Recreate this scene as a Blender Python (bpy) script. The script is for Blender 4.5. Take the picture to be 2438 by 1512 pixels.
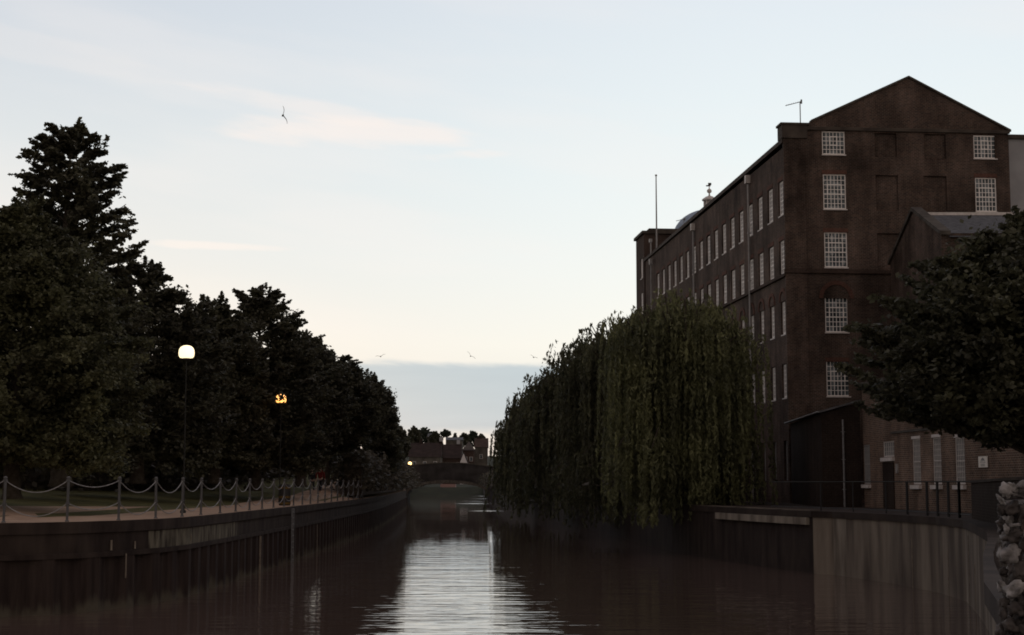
import bpy, bmesh, math, random
import numpy as np
from mathutils import Vector, Matrix, noise
R = math.radians
for o in list(bpy.data.objects): bpy.data.objects.remove(o, do_unlink=True)
scene = bpy.context.scene
COL = scene.collection

# ------------------------------------------------------------------ camera
CAMZ = 2.45
FPX = 3700.0 / 2437.0                       # focal length as a share of the picture's width
PITCH = math.atan(394.0 / 3700.0)
cd = bpy.data.cameras.new('camera'); cam = bpy.data.objects.new('camera', cd); COL.objects.link(cam)
cam.location = (0, 0, CAMZ); cam.rotation_euler = (math.pi / 2 + PITCH, 0, 0)
cd.sensor_width = 36; cd.lens = 36 * FPX; cd.clip_start = 0.1; cd.clip_end = 6000
scene.camera = cam

# ------------------------------------------------------------------ sky (dusk, brighter where we look)
world = bpy.data.worlds.new('World'); scene.world = world; world.use_nodes = True
wn = world.node_tree; W = wn.nodes; L = wn.links
for n in list(W): W.remove(n)
def wmath(op, a, b=None, c=None, clamp=False):
    n = W.new('ShaderNodeMath'); n.operation = op; n.use_clamp = clamp
    for i, v in enumerate((a, b, c)):
        if v is None: continue
        if isinstance(v, (int, float)): n.inputs[i].default_value = v
        else: L.new(v, n.inputs[i])
    return n.outputs[0]
def wmix(f, a, b, typ='MIX'):
    n = W.new('ShaderNodeMixRGB'); n.blend_type = typ
    for i, v in enumerate((f, a, b)):
        if isinstance(v, (int, float)): n.inputs[i].default_value = v
        elif isinstance(v, tuple): n.inputs[i].default_value = (*v, 1)
        else: L.new(v, n.inputs[i])
    return n.outputs[0]
def wsmooth(v, a, b):
    n = W.new('ShaderNodeMapRange'); n.interpolation_type = 'SMOOTHSTEP'
    L.new(v, n.inputs[0]); n.inputs[1].default_value = a; n.inputs[2].default_value = b
    return n.outputs[0]
def wnoise(vec, scale, detail, rough=.5):
    n = W.new('ShaderNodeTexNoise'); L.new(vec, n.inputs['Vector']); n.inputs['Scale'].default_value = scale
    n.inputs['Detail'].default_value = detail; n.inputs['Roughness'].default_value = rough
    return n.outputs[0]
tc = W.new('ShaderNodeTexCoord'); sep = W.new('ShaderNodeSeparateXYZ'); L.new(tc.outputs['Generated'], sep.inputs[0])
dx, dy, dz = sep.outputs
ramp = W.new('ShaderNodeValToRGB'); L.new(wmath('MULTIPLY', dz, 2.5, clamp=True), ramp.inputs[0])
cr = ramp.color_ramp
stops = [(0.0, (.66, .66, .65)), (.09, (.70, .725, .72)), (.22, (.84, .855, .83)), (.36, (.80, .855, .87)), (.52, (.745, .83, .875)),
         (.76, (.68, .755, .835)), (1.0, (.42, .44, .52))]
cr.elements[0].position = 0; cr.elements[0].color = (*stops[0][1], 1); cr.elements[1].position = 1; cr.elements[1].color = (*stops[-1][1], 1)
for p_, c_ in stops[1:-1]:
    e_ = cr.elements.new(p_); e_.color = (*c_, 1)
col = ramp.outputs[0]
# left of the view a little greyer and lilac, the right a little whiter
col = wmix(wsmooth(dx, -.34, .22), wmix(1.0, col, (.86, .855, .87), 'MULTIPLY'), wmix(1.0, col, (1.12, 1.09, 1.05), 'MULTIPLY'))
# streaky high cloud
comb = W.new('ShaderNodeCombineXYZ'); L.new(wmath('MULTIPLY', dx, 3.2), comb.inputs[0]); L.new(dy, comb.inputs[1]); L.new(wmath('MULTIPLY', wmath('ADD', dz, wmath('MULTIPLY', dx, .12)), 17.0), comb.inputs[2])
nz = wnoise(comb.outputs[0], 1.3, 5, .5)
soft = wsmooth(nz, .44, .70)
col = wmix(wmath('MULTIPLY', soft, .22), col, (.93, .86, .83))
nz2 = wnoise(comb.outputs[0], 2.9, 7, .55)
def blob(cx, cz, sx, sz, sh=0.0):
    a = wmath('DIVIDE', wmath('SUBTRACT', dx, cx), sx)
    b = wmath('DIVIDE', wmath('SUBTRACT', wmath('ADD', dz, wmath('MULTIPLY', wmath('SUBTRACT', dx, cx), sh)), cz), sz)
    d = wmath('ADD', wmath('MULTIPLY', a, a), wmath('MULTIPLY', b, b))
    return wsmooth(wmath('SUBTRACT', wmath('ADD', wmath('SUBTRACT', 1.0, d), wmath('MULTIPLY', nz2, 3.4)), 1.75), .05, 1.0)
for (cx, cz, sx, sz, sh, k) in ((-.105, .220, .095, .0125, .03, .62), (-.045, .207, .05, .0055, -.07, .62), (-.14, .238, .07, .009, .15, .4), (-.185, .149, .055, .0035, .02, .45), (-.29, .262, .10, .012, .12, .14)):
    col = wmix(wmath('MULTIPLY', blob(cx, cz, sx, sz, sh), k), col, (.95, .85, .80))
# blue-grey cloud bank low over the horizon with a thin light gap under it
edge = wmath('ADD', dz, wmath('MULTIPLY', wmath('SUBTRACT', wnoise(comb.outputs[0], 5.0, 8, .6), .5), .011))
bank = wmath('MULTIPLY', wmath('SUBTRACT', 1.0, wsmooth(edge, .0735, .0795)), wsmooth(edge, .027, .037))
comb2 = W.new('ShaderNodeCombineXYZ'); L.new(wmath('MULTIPLY', dx, 9), comb2.inputs[0]); L.new(dy, comb2.inputs[1]); L.new(wmath('MULTIPLY', dz, 90.0), comb2.inputs[2])
bn = wnoise(comb2.outputs[0], 1.6, 4)
col = wmix(wmath('MULTIPLY', bank, .93), col, wmix(bn, (.455, .565, .65), (.40, .51, .60)))
wisp = wmath('MULTIPLY', wsmooth(bn, .60, .72), wmath('MULTIPLY', wsmooth(dz, .078, .083), wmath('SUBTRACT', 1.0, wsmooth(dz, .086, .093))))
col = wmix(wmath('MULTIPLY', wisp, .5), col, (.6, .64, .68))
# physical sky adds a little of its own colour
sky = W.new('ShaderNodeTexSky'); sky.sky_type = 'NISHITA'; sky.sun_disc = False
sky.sun_elevation = R(4); sky.sun_rotation = R(-20); sky.air_density = 1.0; sky.dust_density = .6
nsky = wmix(1.0, sky.outputs[0], (.012, .012, .012), 'MULTIPLY')
col = wmix(1.0, wmix(1.0, col, (.985, .985, .985), 'MULTIPLY'), nsky, 'ADD')
# the half of the sky behind us is darker
col = wmix(1.0, col, wmix(wsmooth(dy, -.2, .8), (.82, .66, .57), (1.0, 1.0, 1.0)), 'MULTIPLY')
bg = W.new('ShaderNodeBackground'); L.new(col, bg.inputs[0]); bg.inputs[1].default_value = 1.0
out = W.new('ShaderNodeOutputWorld'); L.new(bg.outputs[0], out.inputs[0])

# weak afterglow from low ahead on the left
sd = bpy.data.lights.new('sun', 'SUN'); sd.energy = 0.12; sd.angle = R(18); sd.color = (1, .86, .74)
sun = bpy.data.objects.new('sun', sd); COL.objects.link(sun)
sun.rotation_euler = Vector((-.34 * 1, .93, .07)).to_track_quat('Z', 'Y').to_euler()
scene.view_settings.view_transform = 'Standard'; scene.view_settings.look = 'None'
scene.view_settings.exposure = 0.0; scene.view_settings.gamma = 1.0
scene.render.engine = 'CYCLES'
scene.cycles.pixel_filter_type = 'BLACKMAN_HARRIS'; scene.cycles.filter_width = 1.8      # the photograph's lens and film are soft
scene.cycles.max_bounces = 6; scene.cycles.transparent_max_bounces = 4

# ------------------------------------------------------------------ picture helper (pixel of a 2437-wide print -> point)
def at(x, y, D):
    a = (x - 1218.5) / 3700.; b = (756 - y) / 3700.
    d = Vector((a, math.cos(PITCH) - math.sin(PITCH) * b, math.sin(PITCH) + math.cos(PITCH) * b))
    return Vector((0, 0, CAMZ)) + d * (D / d.y)
def zat(y, D): return at(1218.5, y, D).z
def xat(x, D): return at(x, 1000, D).x

# ------------------------------------------------------------------ object helpers
def tag(o, label=None, cat=None, group=None, kind=None):
    if label: o['label'] = label
    if cat: o['category'] = cat
    if group: o['group'] = group
    if kind: o['kind'] = kind
    return o
def empty(name, loc=(0, 0, 0), rz=0, label=None, cat=None, group=None):
    o = bpy.data.objects.new(name, None); COL.objects.link(o)
    o.location = loc; o.rotation_euler = (0, 0, rz); o.empty_display_size = .2
    return tag(o, label, cat, group)
class MB:
    def __init__(s): s.v = []; s.f = []
    def add(s, vs, fs):
        b = len(s.v); s.v += [tuple(v) for v in vs]; s.f += [tuple(b + i for i in f) for f in fs]
    def quad(s, a, b, c, d): s.add([a, b, c, d], [(0, 1, 2, 3)])
    def box(s, lo, hi):
        x0, y0, z0 = lo; x1, y1, z1 = hi
        s.add([(x0, y0, z0), (x1, y0, z0), (x1, y1, z0), (x0, y1, z0), (x0, y0, z1), (x1, y0, z1), (x1, y1, z1), (x0, y1, z1)],
              [(0, 3, 2, 1), (4, 5, 6, 7), (0, 1, 5, 4), (1, 2, 6, 5), (2, 3, 7, 6), (3, 0, 4, 7)])
    def obox(s, p, u, n, lo, hi):       # oriented box: u along, n outward, z up
        u = Vector(u); n = Vector(n); p = Vector(p); k = Vector((0, 0, 1)); c = []
        for z in (lo[2], hi[2]):
            for (a, b) in ((lo[0], lo[1]), (hi[0], lo[1]), (hi[0], hi[1]), (lo[0], hi[1])):
                c.append(p + u * a + n * b + k * z)
        s.add(c, [(0, 3, 2, 1), (4, 5, 6, 7), (0, 1, 5, 4), (1, 2, 6, 5), (2, 3, 7, 6), (3, 0, 4, 7)])
    def tube(s, pts, rads, n=8, cap=True):
        pts = [Vector(p) for p in pts]
        if isinstance(rads, (int, float)): rads = [rads] * len(pts)
        rings = []
        for i, p in enumerate(pts):
            t = (pts[min(i + 1, len(pts) - 1)] - pts[max(i - 1, 0)]).normalized()
            a = t.cross(Vector((0, 0, 1)));
            if a.length < .2: a = t.cross(Vector((0, 1, 0)))
            a.normalize(); b = t.cross(a)
            rings.append([p + (a * math.cos(2 * math.pi * k / n) + b * math.sin(2 * math.pi * k / n)) * rads[i] for k in range(n)])
        vs = [v for r in rings for v in r]; fs = []
        for i in range(len(pts) - 1):
            for k in range(n):
                fs.append((i * n + k, i * n + (k + 1) % n, (i + 1) * n + (k + 1) % n, (i + 1) * n + k))
        if cap: fs.append(tuple(range(n - 1, -1, -1))); fs.append(tuple((len(pts) - 1) * n + k for k in range(n)))
        s.add(vs, fs)
    def lathe(s, prof, c=(0, 0, 0), n=20):
        vs = []; fs = []
        for (r_, z_) in prof:
            for k in range(n): vs.append((c[0] + r_ * math.cos(2 * math.pi * k / n), c[1] + r_ * math.sin(2 * math.pi * k / n), c[2] + z_))
        for i in range(len(prof) - 1):
            for k in range(n): fs.append((i * n + k, i * n + (k + 1) % n, (i + 1) * n + (k + 1) % n, (i + 1) * n + k))
        fs.append(tuple(range(n - 1, -1, -1))); fs.append(tuple((len(prof) - 1) * n + k for k in range(n)))
        s.add(vs, fs)
    def prism(s, poly, d):              # poly: list of points, extruded by vector d
        d = Vector(d); n = len(poly); a = [Vector(p) for p in poly]
        s.add(a + [p + d for p in a], [tuple(range(n))[::-1], tuple(range(n, 2 * n))] + [(i, (i + 1) % n, n + (i + 1) % n, n + i) for i in range(n)])
    def build(s, name, mat, parent=None, smooth=False):
        me = bpy.data.meshes.new(name); me.from_pydata(s.v, [], s.f); me.update()
        bm = bmesh.new(); bm.from_mesh(me); bmesh.ops.recalc_face_normals(bm, faces=bm.faces); bm.to_mesh(me); bm.free()
        if mat: me.materials.append(mat)
        if smooth: me.polygons.foreach_set('use_smooth', [True] * len(me.polygons))
        o = bpy.data.objects.new(name, me); COL.objects.link(o)
        if parent: o.parent = parent
        return o
def np_mesh(name, V, mat, parent=None):     # V: N x 4 x 3 array of quads
    n = len(V); me = bpy.data.meshes.new(name)
    me.vertices.add(4 * n); me.vertices.foreach_set('co', V.reshape(-1).astype(np.float32))
    me.loops.add(4 * n); me.loops.foreach_set('vertex_index', np.arange(4 * n, dtype=np.int32))
    me.polygons.add(n); me.polygons.foreach_set('loop_start', np.arange(0, 4 * n, 4, dtype=np.int32))
    me.update(calc_edges=True); me.validate()
    me.materials.append(mat)
    o = bpy.data.objects.new(name, me); COL.objects.link(o)
    if parent: o.parent = parent
    return o

# ------------------------------------------------------------------ materials
def mat(name, base, rough=.8, var=None, nscale=3.0, bump=0.0, bscale=20.0, metal=0.0, spec=.18, stretch=None, detail=5):
    m = bpy.data.materials.new(name); m.use_nodes = True; N = m.node_tree.nodes; K = m.node_tree.links
    b = N['Principled BSDF']; b.inputs['Base Color'].default_value = (*base, 1); b.inputs['Roughness'].default_value = rough
    b.inputs['Metallic'].default_value = metal; b.inputs['Specular IOR Level'].default_value = spec
    t = N.new('ShaderNodeTexCoord'); src = t.outputs['Object']
    if stretch:
        mp = N.new('ShaderNodeMapping'); mp.inputs['Scale'].default_value = stretch; K.new(src, mp.inputs[0]); src = mp.outputs[0]
    if var:
        n = N.new('ShaderNodeTexNoise'); n.inputs['Scale'].default_value = nscale; n.inputs['Detail'].default_value = detail; K.new(src, n.inputs['Vector'])
        r = N.new('ShaderNodeValToRGB'); K.new(n.outputs[0], r.inputs[0])
        r.color_ramp.elements[0].position = .35; r.color_ramp.elements[0].color = (*base, 1)
        r.color_ramp.elements[1].position = .68; r.color_ramp.elements[1].color = (*var, 1)
        K.new(r.outputs[0], b.inputs['Base Color'])
    if bump:
        n2 = N.new('ShaderNodeTexNoise'); n2.inputs['Scale'].default_value = bscale; n2.inputs['Detail'].default_value = 6; K.new(src, n2.inputs['Vector'])
        bp = N.new('ShaderNodeBump'); bp.inputs['Strength'].default_value = bump; bp.inputs['Distance'].default_value = .03
        K.new(n2.outputs[0], bp.inputs['Height']); K.new(bp.outputs[0], b.inputs['Normal'])
    return m
def brick(name, c1, c2, mortar, var=.5):
    m = bpy.data.materials.new(name); m.use_nodes = True; N = m.node_tree.nodes; K = m.node_tree.links
    b = N['Principled BSDF']; b.inputs['Roughness'].default_value = .9; b.inputs['Specular IOR Level'].default_value = .06
    t = N.new('ShaderNodeTexCoord'); s = N.new('ShaderNodeSeparateXYZ'); K.new(t.outputs['Object'], s.inputs[0])
    ad = N.new('ShaderNodeMath'); ad.operation = 'ADD'; K.new(s.outputs[0], ad.inputs[0]); K.new(s.outputs[1], ad.inputs[1])
    cb = N.new('ShaderNodeCombineXYZ'); K.new(ad.outputs[0], cb.inputs[0]); K.new(s.outputs[2], cb.inputs[1])
    br = N.new('ShaderNodeTexBrick'); K.new(cb.outputs[0], br.inputs['Vector'])
    br.inputs['Color1'].default_value = (*c1, 1); br.inputs['Color2'].default_value = (*c2, 1); br.inputs['Mortar'].default_value = (*mortar, 1)
    br.inputs['Scale'].default_value = 1.0; br.inputs['Brick Width'].default_value = .235; br.inputs['Row Height'].default_value = .085
    br.inputs['Mortar Size'].default_value = .013; br.inputs['Bias'].default_value = -.1
    def mul(prev, scale, lo, hi, st=(1, 1, 1)):
        mp = N.new('ShaderNodeMapping'); mp.inputs['Scale'].default_value = st; K.new(t.outputs['Object'], mp.inputs[0])
        n = N.new('ShaderNodeTexNoise'); n.inputs['Scale'].default_value = scale; n.inputs['Detail'].default_value = 6; n.inputs['Roughness'].default_value = .6
        K.new(mp.outputs[0], n.inputs['Vector'])
        r = N.new('ShaderNodeMapRange'); K.new(n.outputs[0], r.inputs[0]); r.inputs[1].default_value = .3; r.inputs[2].default_value = .7
        r.inputs[3].default_value = lo; r.inputs[4].default_value = hi
        x = N.new('ShaderNodeMixRGB'); x.blend_type = 'MULTIPLY'; x.inputs[0].default_value = 1
        K.new(prev, x.inputs[1]); K.new(r.outputs[0], x.inputs[2]); return x.outputs[0]
    c = mul(br.outputs[0], .35, 1 - var * .6, 1 + var * .5)         # big weathering patches
    c = mul(c, 1.4, 1 - var * .35, 1 + var * .35, (1, 1, .25))       # runs of soot down the wall
    c = mul(c, 9.0, .75, 1.25)
    K.new(c, b.inputs['Base Color'])
    bp = N.new('ShaderNodeBump'); bp.inputs['Strength'].default_value = .5; bp.inputs['Distance'].default_value = .01
    K.new(br.outputs['Fac'], bp.inputs['Height']); bp.invert = True; K.new(bp.outputs[0], b.inputs['Normal'])
    return m
def leafmat(name, a, bcol, nscale=.55, rnd=.4):
    m = bpy.data.materials.new(name); m.use_nodes = True; N = m.node_tree.nodes; K = m.node_tree.links
    b = N['Principled BSDF']; b.inputs['Roughness'].default_value = .62; b.inputs['Specular IOR Level'].default_value = .25
    t = N.new('ShaderNodeTexCoord'); n = N.new('ShaderNodeTexNoise'); n.inputs['Scale'].default_value = nscale; n.inputs['Detail'].default_value = 3
    K.new(t.outputs['Object'], n.inputs['Vector'])
    r = N.new('ShaderNodeValToRGB'); K.new(n.outputs[0], r.inputs[0])
    r.color_ramp.elements[0].position = .36; r.color_ramp.elements[0].color = (*a, 1)
    r.color_ramp.elements[1].position = .66; r.color_ramp.elements[1].color = (*bcol, 1)
    g = N.new('ShaderNodeNewGeometry'); mr = N.new('ShaderNodeMapRange'); K.new(g.outputs['Random Per Island'], mr.inputs[0])
    mr.inputs[3].default_value = 1 - rnd; mr.inputs[4].default_value = 1 + rnd
    x = N.new('ShaderNodeMixRGB'); x.blend_type = 'MULTIPLY'; x.inputs[0].default_value = 1
    K.new(r.outputs[0], x.inputs[1]); K.new(mr.outputs[0], x.inputs[2]); K.new(x.outputs[0], b.inputs['Base Color'])
    tr = N.new('ShaderNodeBsdfTranslucent'); K.new(x.outputs[0], tr.inputs[0])
    ms = N.new('ShaderNodeMixShader'); ms.inputs[0].default_value = .32
    K.new(b.outputs[0], ms.inputs[1]); K.new(tr.outputs[0], ms.inputs[2]); K.new(ms.outputs[0], N['Material Output'].inputs[0])
    return m
def emis(name, colr, s):
    m = bpy.data.materials.new(name); m.use_nodes = True; N = m.node_tree.nodes; b = N['Principled BSDF']
    b.inputs['Base Color'].default_value = (.8, .78, .7, 1); b.inputs['Emission Color'].default_value = (*colr, 1); b.inputs['Emission Strength'].default_value = s
    return m
M = {}
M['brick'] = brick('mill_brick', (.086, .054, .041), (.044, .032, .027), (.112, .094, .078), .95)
M['brick_trim'] = brick('brick_trim', (.060, .040, .032), (.050, .034, .028), (.07, .055, .045), .5)
M['brick_arch'] = brick('brick_arch', (.115, .052, .038), (.10, .046, .034), (.11, .075, .06), .4)
M['brick_low'] = brick('low_brick', (.145, .090, .062), (.080, .056, .043), (.21, .17, .135), .7)
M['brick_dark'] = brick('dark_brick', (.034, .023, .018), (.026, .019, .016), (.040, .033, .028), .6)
M['brick_far'] = brick('far_brick', (.060, .038, .030), (.05, .034, .027), (.07, .055, .045), .5)
M['stone'] = mat('coping_stone', (.05, .043, .036), .9, (.10, .09, .075), 1.5, .3, 12)
M['band'] = mat('dark_cornice', (.045, .036, .03), .9, (.09, .075, .06), 1.1, .3, 12)
M['slate'] = mat('slate', (.055, .056, .06), .75, (.11, .112, .115), 4, .3, 20)
M['lead'] = mat('lead_dome', (.20, .25, .31), .55, (.27, .32, .38), 1.5)
M['white'] = mat('white_paint', (.84, .80, .74), .6, (.92, .88, .83), 5)
M['white2'] = mat('weathered_paint', (.50, .46, .42), .6, (.62, .58, .54), 5)
M['pipe'] = mat('painted_pipe', (.26, .25, .24), .55, (.36, .35, .33), 3)
M['pipe_dark'] = mat('dark_pipe', (.022, .022, .02), .8, (.04, .04, .035), 3)
M['metal'] = mat('grey_metal', (.15, .15, .15), .5, (.24, .24, .24), 8, metal=.3)
M['chain'] = mat('galvanised_chain', (.20, .195, .19), .7, (.32, .315, .31), 8, metal=.1)
M['post'] = mat('fence_post', (.05, .049, .048), .8, (.19, .19, .19), .42, metal=.1)
M['render'] = mat('grey_render', (.30, .30, .30), .9, (.36, .36, .36), 1)
M['bark'] = mat('bark', (.05, .04, .03), .95, (.09, .075, .06), 6, .6, 20)
M['grass'] = mat('grass', (.060, .058, .020), .95, (.105, .098, .036), .9, .8, 30)
M['path'] = mat('path', (.27, .185, .128), .95, (.40, .285, .20), 1.2, .3, 18)
M['earth'] = mat('earth', (.045, .036, .028), .95, (.075, .06, .045), 1, .4, 10)
M['terrace'] = mat('terrace', (.022, .016, .013), .95, (.050, .038, .030), .8, .3, 10)
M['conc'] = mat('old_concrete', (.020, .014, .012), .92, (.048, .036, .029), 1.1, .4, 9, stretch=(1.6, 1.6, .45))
M['conc_pale'] = mat('pale_concrete', (.035, .027, .02), .92, (.17, .155, .115), 2.2, .3, 9, stretch=(1.6, 1.6, .5))
M['pile'] = mat('rusty_piling', (.020, .013, .011), .85, (.045, .032, .026), 1.6, .5, 9, stretch=(3, 3, .3))
M['bridge'] = mat('bridge_stone', (.020, .018, .017), .9, (.046, .042, .040), .5, .4, 4)
M['flint_mortar'] = mat('flint_mortar', (.045, .035, .03), .98, (.10, .085, .07), 9, 1.0, 30)
M['cream'] = mat('cream_wall', (.06, .054, .045), .9, (.13, .12, .10), .5)
M['pink'] = mat('pink_wall', (.42, .27, .23), .9, (.48, .32, .28), .5)
M['tile'] = mat('roof_tile', (.024, .017, .015), .95, (.042, .029, .025), .8, .3, 3)
M['tan_tile'] = mat('tan_roof_tile', (.055, .046, .040), .9, (.085, .072, .06), .8)
M['skin'] = mat('skin', (.55, .38, .30), .6)
M['red'] = mat('red_cloth', (.15, .022, .02), .9, (.19, .03, .025), 10)
M['darkcloth'] = mat('dark_cloth', (.03, .03, .035), .9, (.05, .05, .055), 10)
M['pale'] = mat('pale_cloth', (.55, .52, .50), .85, (.62, .60, .58), 10)
M['binblack'] = mat('bin_black', (.03, .03, .03), .5)
M['yellow'] = mat('yellow_band', (.12, .075, .02), .8)
M['sign'] = mat('sign_white', (.66, .62, .54), .6, (.72, .68, .6), 4)
M['ink'] = mat('sign_ink', (.10, .10, .11), .6)
M['bird'] = mat('bird_feather', (.10, .09, .08), .9)
M['timber'] = mat('pale_timber', (.16, .13, .10), .9, (.26, .22, .17), 6)
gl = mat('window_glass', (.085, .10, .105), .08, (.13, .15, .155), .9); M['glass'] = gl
M['glass_low'] = mat('frosted_glass', (.14, .145, .14), .3, (.19, .20, .19), 2)
M['leafA'] = leafmat('lime_leaves', (.056, .053, .036), (.096, .094, .056))
M['leafL'] = leafmat('ash_leaves', (.066, .066, .038), (.125, .126, .062), .5)
M['leafB'] = leafmat('maple_leaves', (.056, .053, .037), (.090, .088, .054))
M['leafD'] = leafmat('birch_leaves', (.074, .072, .050), (.112, .112, .072))
M['leafW'] = leafmat('willow_leaves', (.078, .082, .042), (.190, .196, .090), .55, .35)
M['leafV'] = leafmat('dark_willow_leaves', (.064, .066, .040), (.120, .122, .066), .6, .35)
M['leafR'] = leafmat('sycamore_leaves', (.054, .053, .034), (.090, .090, .050), .6)
M['leafH'] = leafmat('hedge_leaves', (.058, .050, .036), (.088, .078, .054), .4)
M['leafF'] = leafmat('far_leaves', (.060, .075, .055), (.10, .12, .085), .3)
M['lampglow'] = emis('lamp_globe_light', (1, .80, .46), 1.75)
M['lampglow2'] = emis('orange_lamp_light', (1, .44, .10), 2.4)
def pane_mat():      # old panes: each one tilts a little, its random grey standing in for reflected sky
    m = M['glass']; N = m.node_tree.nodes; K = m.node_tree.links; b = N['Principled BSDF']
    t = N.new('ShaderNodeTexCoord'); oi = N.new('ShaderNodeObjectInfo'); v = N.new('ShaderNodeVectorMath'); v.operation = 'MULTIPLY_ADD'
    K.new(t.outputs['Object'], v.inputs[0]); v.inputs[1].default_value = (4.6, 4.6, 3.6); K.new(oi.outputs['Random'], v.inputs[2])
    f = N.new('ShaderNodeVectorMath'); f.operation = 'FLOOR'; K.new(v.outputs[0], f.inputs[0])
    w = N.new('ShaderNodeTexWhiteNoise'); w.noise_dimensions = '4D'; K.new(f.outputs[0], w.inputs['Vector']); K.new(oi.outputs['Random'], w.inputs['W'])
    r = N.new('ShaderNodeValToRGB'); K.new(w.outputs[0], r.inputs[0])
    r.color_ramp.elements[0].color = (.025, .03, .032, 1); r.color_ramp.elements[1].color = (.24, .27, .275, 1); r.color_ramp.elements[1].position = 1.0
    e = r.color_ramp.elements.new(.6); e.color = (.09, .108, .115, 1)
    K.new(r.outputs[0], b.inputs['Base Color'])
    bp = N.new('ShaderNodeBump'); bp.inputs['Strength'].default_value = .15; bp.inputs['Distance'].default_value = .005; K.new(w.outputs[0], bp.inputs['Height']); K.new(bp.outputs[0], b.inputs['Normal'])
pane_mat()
# water
def water_mat():
    m = bpy.data.materials.new('river_water'); m.use_nodes = True; N = m.node_tree.nodes; K = m.node_tree.links
    b = N['Principled BSDF']; b.inputs['Base Color'].default_value = (.098, .068, .055, 1); b.inputs['Roughness'].default_value = .02
    b.inputs['IOR'].default_value = 2.0
    t = N.new('ShaderNodeTexCoord')
    def nz(sc, st, det):
        mp = N.new('ShaderNodeMapping'); mp.inputs['Scale'].default_value = st; K.new(t.outputs['Object'], mp.inputs[0])
        n = N.new('ShaderNodeTexNoise'); n.inputs['Scale'].default_value = sc; n.inputs['Detail'].default_value = det; n.inputs['Roughness'].default_value = .5
        K.new(mp.outputs[0], n.inputs['Vector']); return n.outputs[0]
    a = nz(.55, (.55, 1, 1), 1.5); f_ = nz(2.2, (.26, 1, 1), 2); patch = nz(.07, (1, .6, 1), 2)
    mr = N.new('ShaderNodeMapRange'); K.new(patch, mr.inputs[0]); mr.inputs[1].default_value = .4; mr.inputs[2].default_value = .62; mr.inputs[3].default_value = .45; mr.inputs[4].default_value = 1.0
    b1 = N.new('ShaderNodeBump'); b1.inputs['Strength'].default_value = 1; b1.inputs['Distance'].default_value = .026; K.new(a, b1.inputs['Height'])
    b2 = N.new('ShaderNodeBump'); K.new(mr.outputs[0], b2.inputs['Strength']); b2.inputs['Distance'].default_value = .032; K.new(f_, b2.inputs['Height'])
    K.new(b1.outputs[0], b2.inputs['Normal']); K.new(b2.outputs[0], b.inputs['Normal'])
    # (the ripples die away up the sheltered reach)
    w = nz(1.0, (.03, .03, 1), 1.0); sy = N.new('ShaderNodeSeparateXYZ'); K.new(t.outputs['Object'], sy.inputs[0])
    def mr_(src, a_, b_, c_, d_):
        q = N.new('ShaderNodeMapRange'); q.interpolation_type = 'SMOOTHSTEP'; K.new(src, q.inputs[0])
        for i_, v_ in enumerate((a_, b_, c_, d_)): q.inputs[i_ + 1].default_value = v_
        return q.outputs[0]
    mm = N.new('ShaderNodeMath'); mm.operation = 'MULTIPLY'; K.new(mr_(sy.outputs[1], 175, 215, 0, 1), mm.inputs[0]); K.new(mr_(w, .47, .54, 0, 1), mm.inputs[1])
    mx = N.new('ShaderNodeMath'); mx.operation = 'MULTIPLY'; K.new(mm.outputs[0], mx.inputs[0]); K.new(mr_(sy.outputs[0], -13, -6, 0, 1), mx.inputs[1])
    K.new(mr_(sy.outputs[1], 55, 108, 1, .22), b1.inputs['Strength'])
    ms_ = N.new('ShaderNodeMath'); ms_.operation = 'MULTIPLY'; K.new(mr.outputs[0], ms_.inputs[0]); K.new(mr_(sy.outputs[1], 55, 108, 1, .16), ms_.inputs[1]); K.new(ms_.outputs[0], b2.inputs['Strength'])
    m2 = N.new('ShaderNodeMath'); m2.operation = 'MULTIPLY_ADD'; K.new(mx.outputs[0], m2.inputs[0]); m2.inputs[1].default_value = .20; m2.inputs[2].default_value = .02
    K.new(m2.outputs[0], b.inputs['Roughness'])
    return m
M['water'] = water_mat()
def tide(m):      # patchy pale deposit in a band just above the water line
    N = m.node_tree.nodes; K = m.node_tree.links; b = N['Principled BSDF']; src = b.inputs['Base Color'].links[0].from_socket
    t = N.new('ShaderNodeTexCoord'); s_ = N.new('ShaderNodeSeparateXYZ'); K.new(t.outputs['Object'], s_.inputs[0])
    mp = N.new('ShaderNodeMapping'); mp.inputs['Scale'].default_value = (1, 1, .25); K.new(t.outputs['Object'], mp.inputs[0])
    n = N.new('ShaderNodeTexNoise'); n.inputs['Scale'].default_value = 2.6; n.inputs['Detail'].default_value = 5; K.new(mp.outputs[0], n.inputs['Vector'])
    a = N.new('ShaderNodeMath'); a.operation = 'MULTIPLY_ADD'; K.new(n.outputs[0], a.inputs[0]); a.inputs[1].default_value = -1.5; K.new(s_.outputs[2], a.inputs[2])
    r = N.new('ShaderNodeMapRange'); r.interpolation_type = 'SMOOTHSTEP'; K.new(a.outputs[0], r.inputs[0]); r.inputs[1].default_value = -1.98; r.inputs[2].default_value = -1.55; r.inputs[3].default_value = 1; r.inputs[4].default_value = 0
    x = N.new('ShaderNodeMixRGB'); K.new(r.outputs[0], x.inputs[0]); K.new(src, x.inputs[1]); x.inputs[2].default_value = (.085, .074, .054, 1); K.new(x.outputs[0], b.inputs['Base Color'])
tide(M['pile'])

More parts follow.
